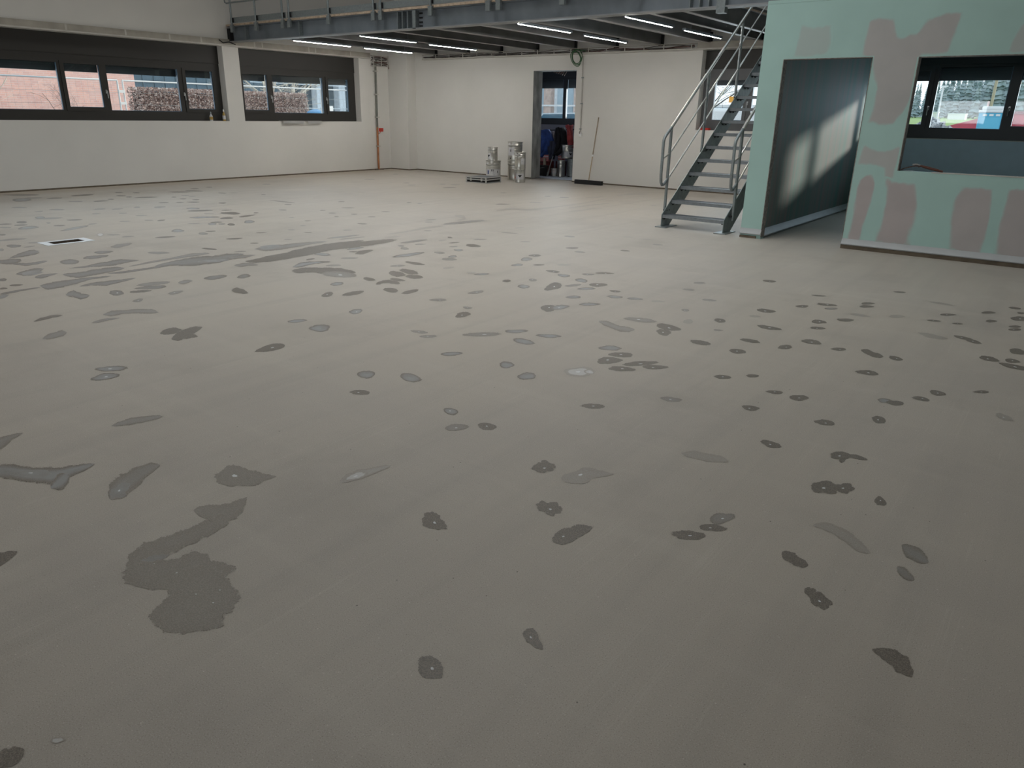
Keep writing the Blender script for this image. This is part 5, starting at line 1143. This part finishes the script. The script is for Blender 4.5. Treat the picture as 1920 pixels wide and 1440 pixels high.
# things beyond the window behind the stairs
v = thing('white_van', 'white van with a purple stripe beyond the window behind the stairs', 'van', (-14.6, 31.5, -.05))
MB().box((0, 0, .35), (4.0, 1.9, 1.92), .12).build('body', M_['white'], v); MB().box((.3, -.01, 1.70), (.9, -.003, 1.76)).build('stripe', mat('purple_stripe', (.25, .12, .35), .5), v)
for x in (.7, 3.2): MB().lathe([(0, -.1), (.32, -.1), (.34, 0), (.32, .1), (0, .1)], n=16).build('wheel', M_['rubber'], v).matrix_local = Matrix.Translation((x, 0, .34)) @ Matrix.Rotation(PI/2, 4, 'X')
MB().box((.25, -.012, 1.45), (.8, -.004, 1.62)).build('window', M_['casegrey'], v)
q = thing('orange_sign', 'orange square sign beyond the window behind the stairs', 'sign', (-12.0, 30, -.05)); MB().box((-.12, 0, 2.12), (.18, .03, 2.34)).build('board', mat('orange_board', (.85, .38, .05), .6), q); MB().tube([(0, .05, 0), (0, .05, 2.1)], .03, 8).build('pole', M_['galv'], q, True)
q = thing('site_container', 'pale grey low container beyond the window behind the stairs', 'container', (-22.4, 46.2, -.05)); MB().box((0, 0, 0), (9, 3, 2.15)).build('body', M_['palebl'], q); MB().box((-.1, -.1, 2.15), (9.1, 3.1, 2.3)).build('roof', M_['white'], q)
# facade and cars beyond the annex window
fc = thing('office_facade', 'pale facade with brick piers seen through the side room window', 'building', (-34.5, 42, -.05))
MB().box((0, 0, 0), (11, 4, 9)).build('wall', M_['palebl'], fc)
for x in (3.2, 5.3, 7.6, 9.9): MB().box((x, -.4, 0), (x+.55, 0, 9)).build('brick_pier', mat('buff_brick', (.55, .42, .36), .8, var=.2, scale=5), fc)
for x in (3.9, 6.1, 8.4): MB().box((x, -.05, .8), (x+1.2, -.01, 4.5)).build('window', mat('facade_glass', (.42, .52, .58), .3), fc)
MB().box((0, -.45, 2.05), (11, -.41, 2.15)).build('rail', M_['white'], fc)
def car(loc, label, m, rz=0):
    c1 = thing('parked_car', label, 'car', loc, rz); c1.scale = (1, 1, 1.13)
    MB().prism([(0, .25), (0, .75), (.15, .88), (1.0, .98), (1.55, 1.42), (3.2, 1.46), (3.9, 1.0), (4.3, .9), (4.35, .3)], 'y', 0, 1.75).build('body', m, c1)
    MB().prism([(1.15, 1.0), (1.6, 1.38), (3.1, 1.41), (3.65, 1.02)], 'y', -.006, 1.756).build('window', mat('car_glass', (.06, .13, .18), .1), c1)
    for x in (.8, 3.5):
        w_ = MB().lathe([(0, -.1), (.31, -.1), (.33, 0), (.31, .1), (0, .1)], n=16).build('wheel', M_['rubber'], c1); w_.matrix_local = Matrix.Translation((x, .0, .33)) @ Matrix.Rotation(PI/2, 4, 'X')
car((-20.2, 26.5, -.05), 'pale car outside, in the left pane of the side room window', mat('silver_paint', (.55, .62, .66), .3))
car((-19.3, 28.7, -.05), 'white car parked behind the pale car outside the side room', M_['white'])
# beyond the partition window
tl = thing('portable_toilet', 'blue portable toilet cabin with domed white roof outside', 'portable toilet', (-5.2, 45, -.05))
MB().box((0, 0, .12), (1.1, 1.1, 2.0), .03).build('cabin', mat('turquoise_plastic', (.10, .42, .60), .45), tl)
MB().box((-.04, -.04, 0), (1.14, 1.14, .12)).build('skid', M_['casegrey'], tl)
MB().box((-.03, -.03, 2.0), (1.13, 1.13, 2.12), .03).box((.08, .08, 2.12), (1.02, 1.02, 2.30), .06).build('roof', M_['white'], tl)
MB().box((.14, -.012, .2), (.96, -.002, 1.78)).build('door', mat('turquoise_door', (.13, .47, .64), .45), tl)
for k in range(3): MB().box((.18+.28*k, -.012, 1.84), (.36+.28*k, -.002, 1.94)).build('vent', M_['white'], tl)
MB().tube([(.2, 1.0, 2.0), (.2, 1.0, 2.55)], .05, 8).build('vent_pipe', mat('pale_pink_pipe', (.75, .55, .52), .5), tl, True)
sk = thing('skip_container', 'red skip container with sloping end behind the toilet cabin', 'skip', (-6.4, 47.2, -.05))
mred = mat('skip_red', (.52, .07, .10), .6, var=.15, scale=2)
MB().prism([(-.4, .1), (-1.0, 1.15), (2.0, 2.05), (6.5, 2.05), (6.0, .1)], 'y', 0, 1.9).build('hull', mred, sk)
MB().box((2.0, -.06, 1.98), (6.5, 0, 2.1)).build('rim', mat('skip_rim', (.30, .10, .12), .6), sk)
for x in (2.4, 3.6, 4.8): MB().box((x, -.07, .2), (x+.12, -.001, 1.97)).build('rib', mred, sk)
rb = thing('rubble_heap', 'grey heap of rubble outside the partition window', 'rubble', (-6.45, 40.5, -.06)); bm = MB(); rnd = random.Random(8)
for _ in range(900):
    a, d = rnd.uniform(0, 6.28), abs(rnd.gauss(0, .55)); z = max(0, 1.66-d*.75)*rnd.uniform(.75, 1.0); s_ = rnd.uniform(.05, .16)
    mt = Matrix.Translation((1.5*d*math.cos(a), d*math.sin(a), z)) @ Matrix.Rotation(rnd.uniform(0, 3), 4, Vector((rnd.random(), rnd.random(), rnd.random()+.1)))
    bm.box((-s_, -s_*.7, -s_*.4), (s_, s_*.7, s_*.4), mat=mt)
NORECALC = ('foliage', 'rubble_pieces'); bm.build('rubble_pieces', leaf_mat('rubble', (.12, .13, .15), (.36, .37, .38), (.66, .66, .65)), rb, kind='stuff')
for i, (x, w_, h_) in enumerate(((-18.25, 1.0, .85), (-16.0, 1.9, .70))):
    q = thing('site_hut', ['small white hut far across the meadow, left of the two', 'wider white hut far across the meadow, right of the two'][i], 'hut', (x, 110, gz_(0, 110)-.05))
    MB().box((0, 0, 0), (w_, 1.6, h_)).build('wall', M_['white'], q); MB().box((-.06, -.06, h_), (w_+.06, 1.66, h_+.08)).build('roof', M_['palebl'], q)
lp = thing('lamp_post', 'tall thin wooden pole behind the toilet cabin', 'pole', (-6.55, 62, gz_(0, 62))); MB().tube([(0, 0, 0), (0, 0, 9)], .09, 8).build('shaft', M_['cream'], lp, True); MB().box((-.4, -.05, 8.3), (.4, .05, 8.4)).build('cross_arm', M_['cream'], lp)
for x, lb in ((-9.6, 'pale lamp post in the left narrow pane of the partition window'), (-8.1, 'pale lamp post beside the left edge of the wide pane')):
    q = thing('lamp_post', lb, 'pole', (x, 52, gz_(0, 52))); MB().tube([(0, 0, 0), (0, 0, 3.0)], .05, 8).build('shaft', M_['palebl'], q, True); MB().box((-.15, -.05, 3.0), (.25, .05, 3.06)).build('lamp_head', M_['palebl'], q)
# conifers
def conifer(seed, h):
    rnd = random.Random(seed); t = thing('conifer_tree', 'dark conifer in the forest edge beyond the meadow', 'tree', group='conifers of the far forest edge')
    MB().tube([(0, 0, 0), (0, 0, h*.98)], .14, 6, radii=[.16, .02]).build('trunk', M_['barkd'], t)
    m = MB(); n = 15
    for k in range(n):
        z = h*(.10+.88*k/n); R_ = (h-z)*.20*rnd.uniform(.8, 1.2)+.06; c = 12; top = m.bm.verts.new((0, 0, z+h*.10)); ring = []
        for q_ in range(c):
            a = 2*PI*q_/c+k; rr = R_*rnd.uniform(.55, 1.2); ring.append(m.bm.verts.new((rr*math.cos(a), rr*math.sin(a), z-rr*.35)))
        for q_ in range(c): m.bm.faces.new((top, ring[q_], ring[(q_+1) % c]))
    m.build('needles', leaf_mat('conifer_needles', (.12, .18, .18), (.22, .29, .30), (.36, .42, .44)), t, kind='stuff'); return t  # needle colours paled and blued to paint in distance haze
NORECALC = ('foliage', 'rubble_pieces', 'needles')
protos = [conifer(40, 6.0), conifer(41, 7.0), conifer(42, 8.0)]; first = [True]*3; rnd = random.Random(77)
def edge_h(x):      # the tree line climbs to the right
    t_ = (x+30)/16
    return 2.8+7.0*min(1, max(0, t_+.08))**.8
rowN = 15
for i in range(rowN*4):
    rw, cl = divmod(i, rowN); y = 142+rw*9+rnd.uniform(-1, 1); x = -32+(cl+.5*(rw % 2)+rnd.uniform(-.15, .15))*1.55; k = i % 3
    o = protos[k] if first[k] else copy_tree(protos[k]); first[k] = False
    tgt = edge_h(x)*y/150; s_ = tgt/(6.0+k)*rnd.uniform(.80, 1.10); o.location = (x*y/150, y, gz_(0, y)-.05); o.scale = (s_*.8, s_*.8, s_); o.rotation_euler.z = rnd.uniform(0, 6)
sh = thing('storage_shed', 'tall blue-grey metal storage shed standing across the yard', 'shed', (-.2, 30, -.05))  # out of view, added to keep the sun off the window behind the stairs
MB().box((0, 0, 0), (4.4, 6, 7.5)).build('wall', M_['clad'], sh); MB().box((-.15, -.15, 7.5), (4.55, 6.15, 7.7)).build('roof', M_['galv'], sh)
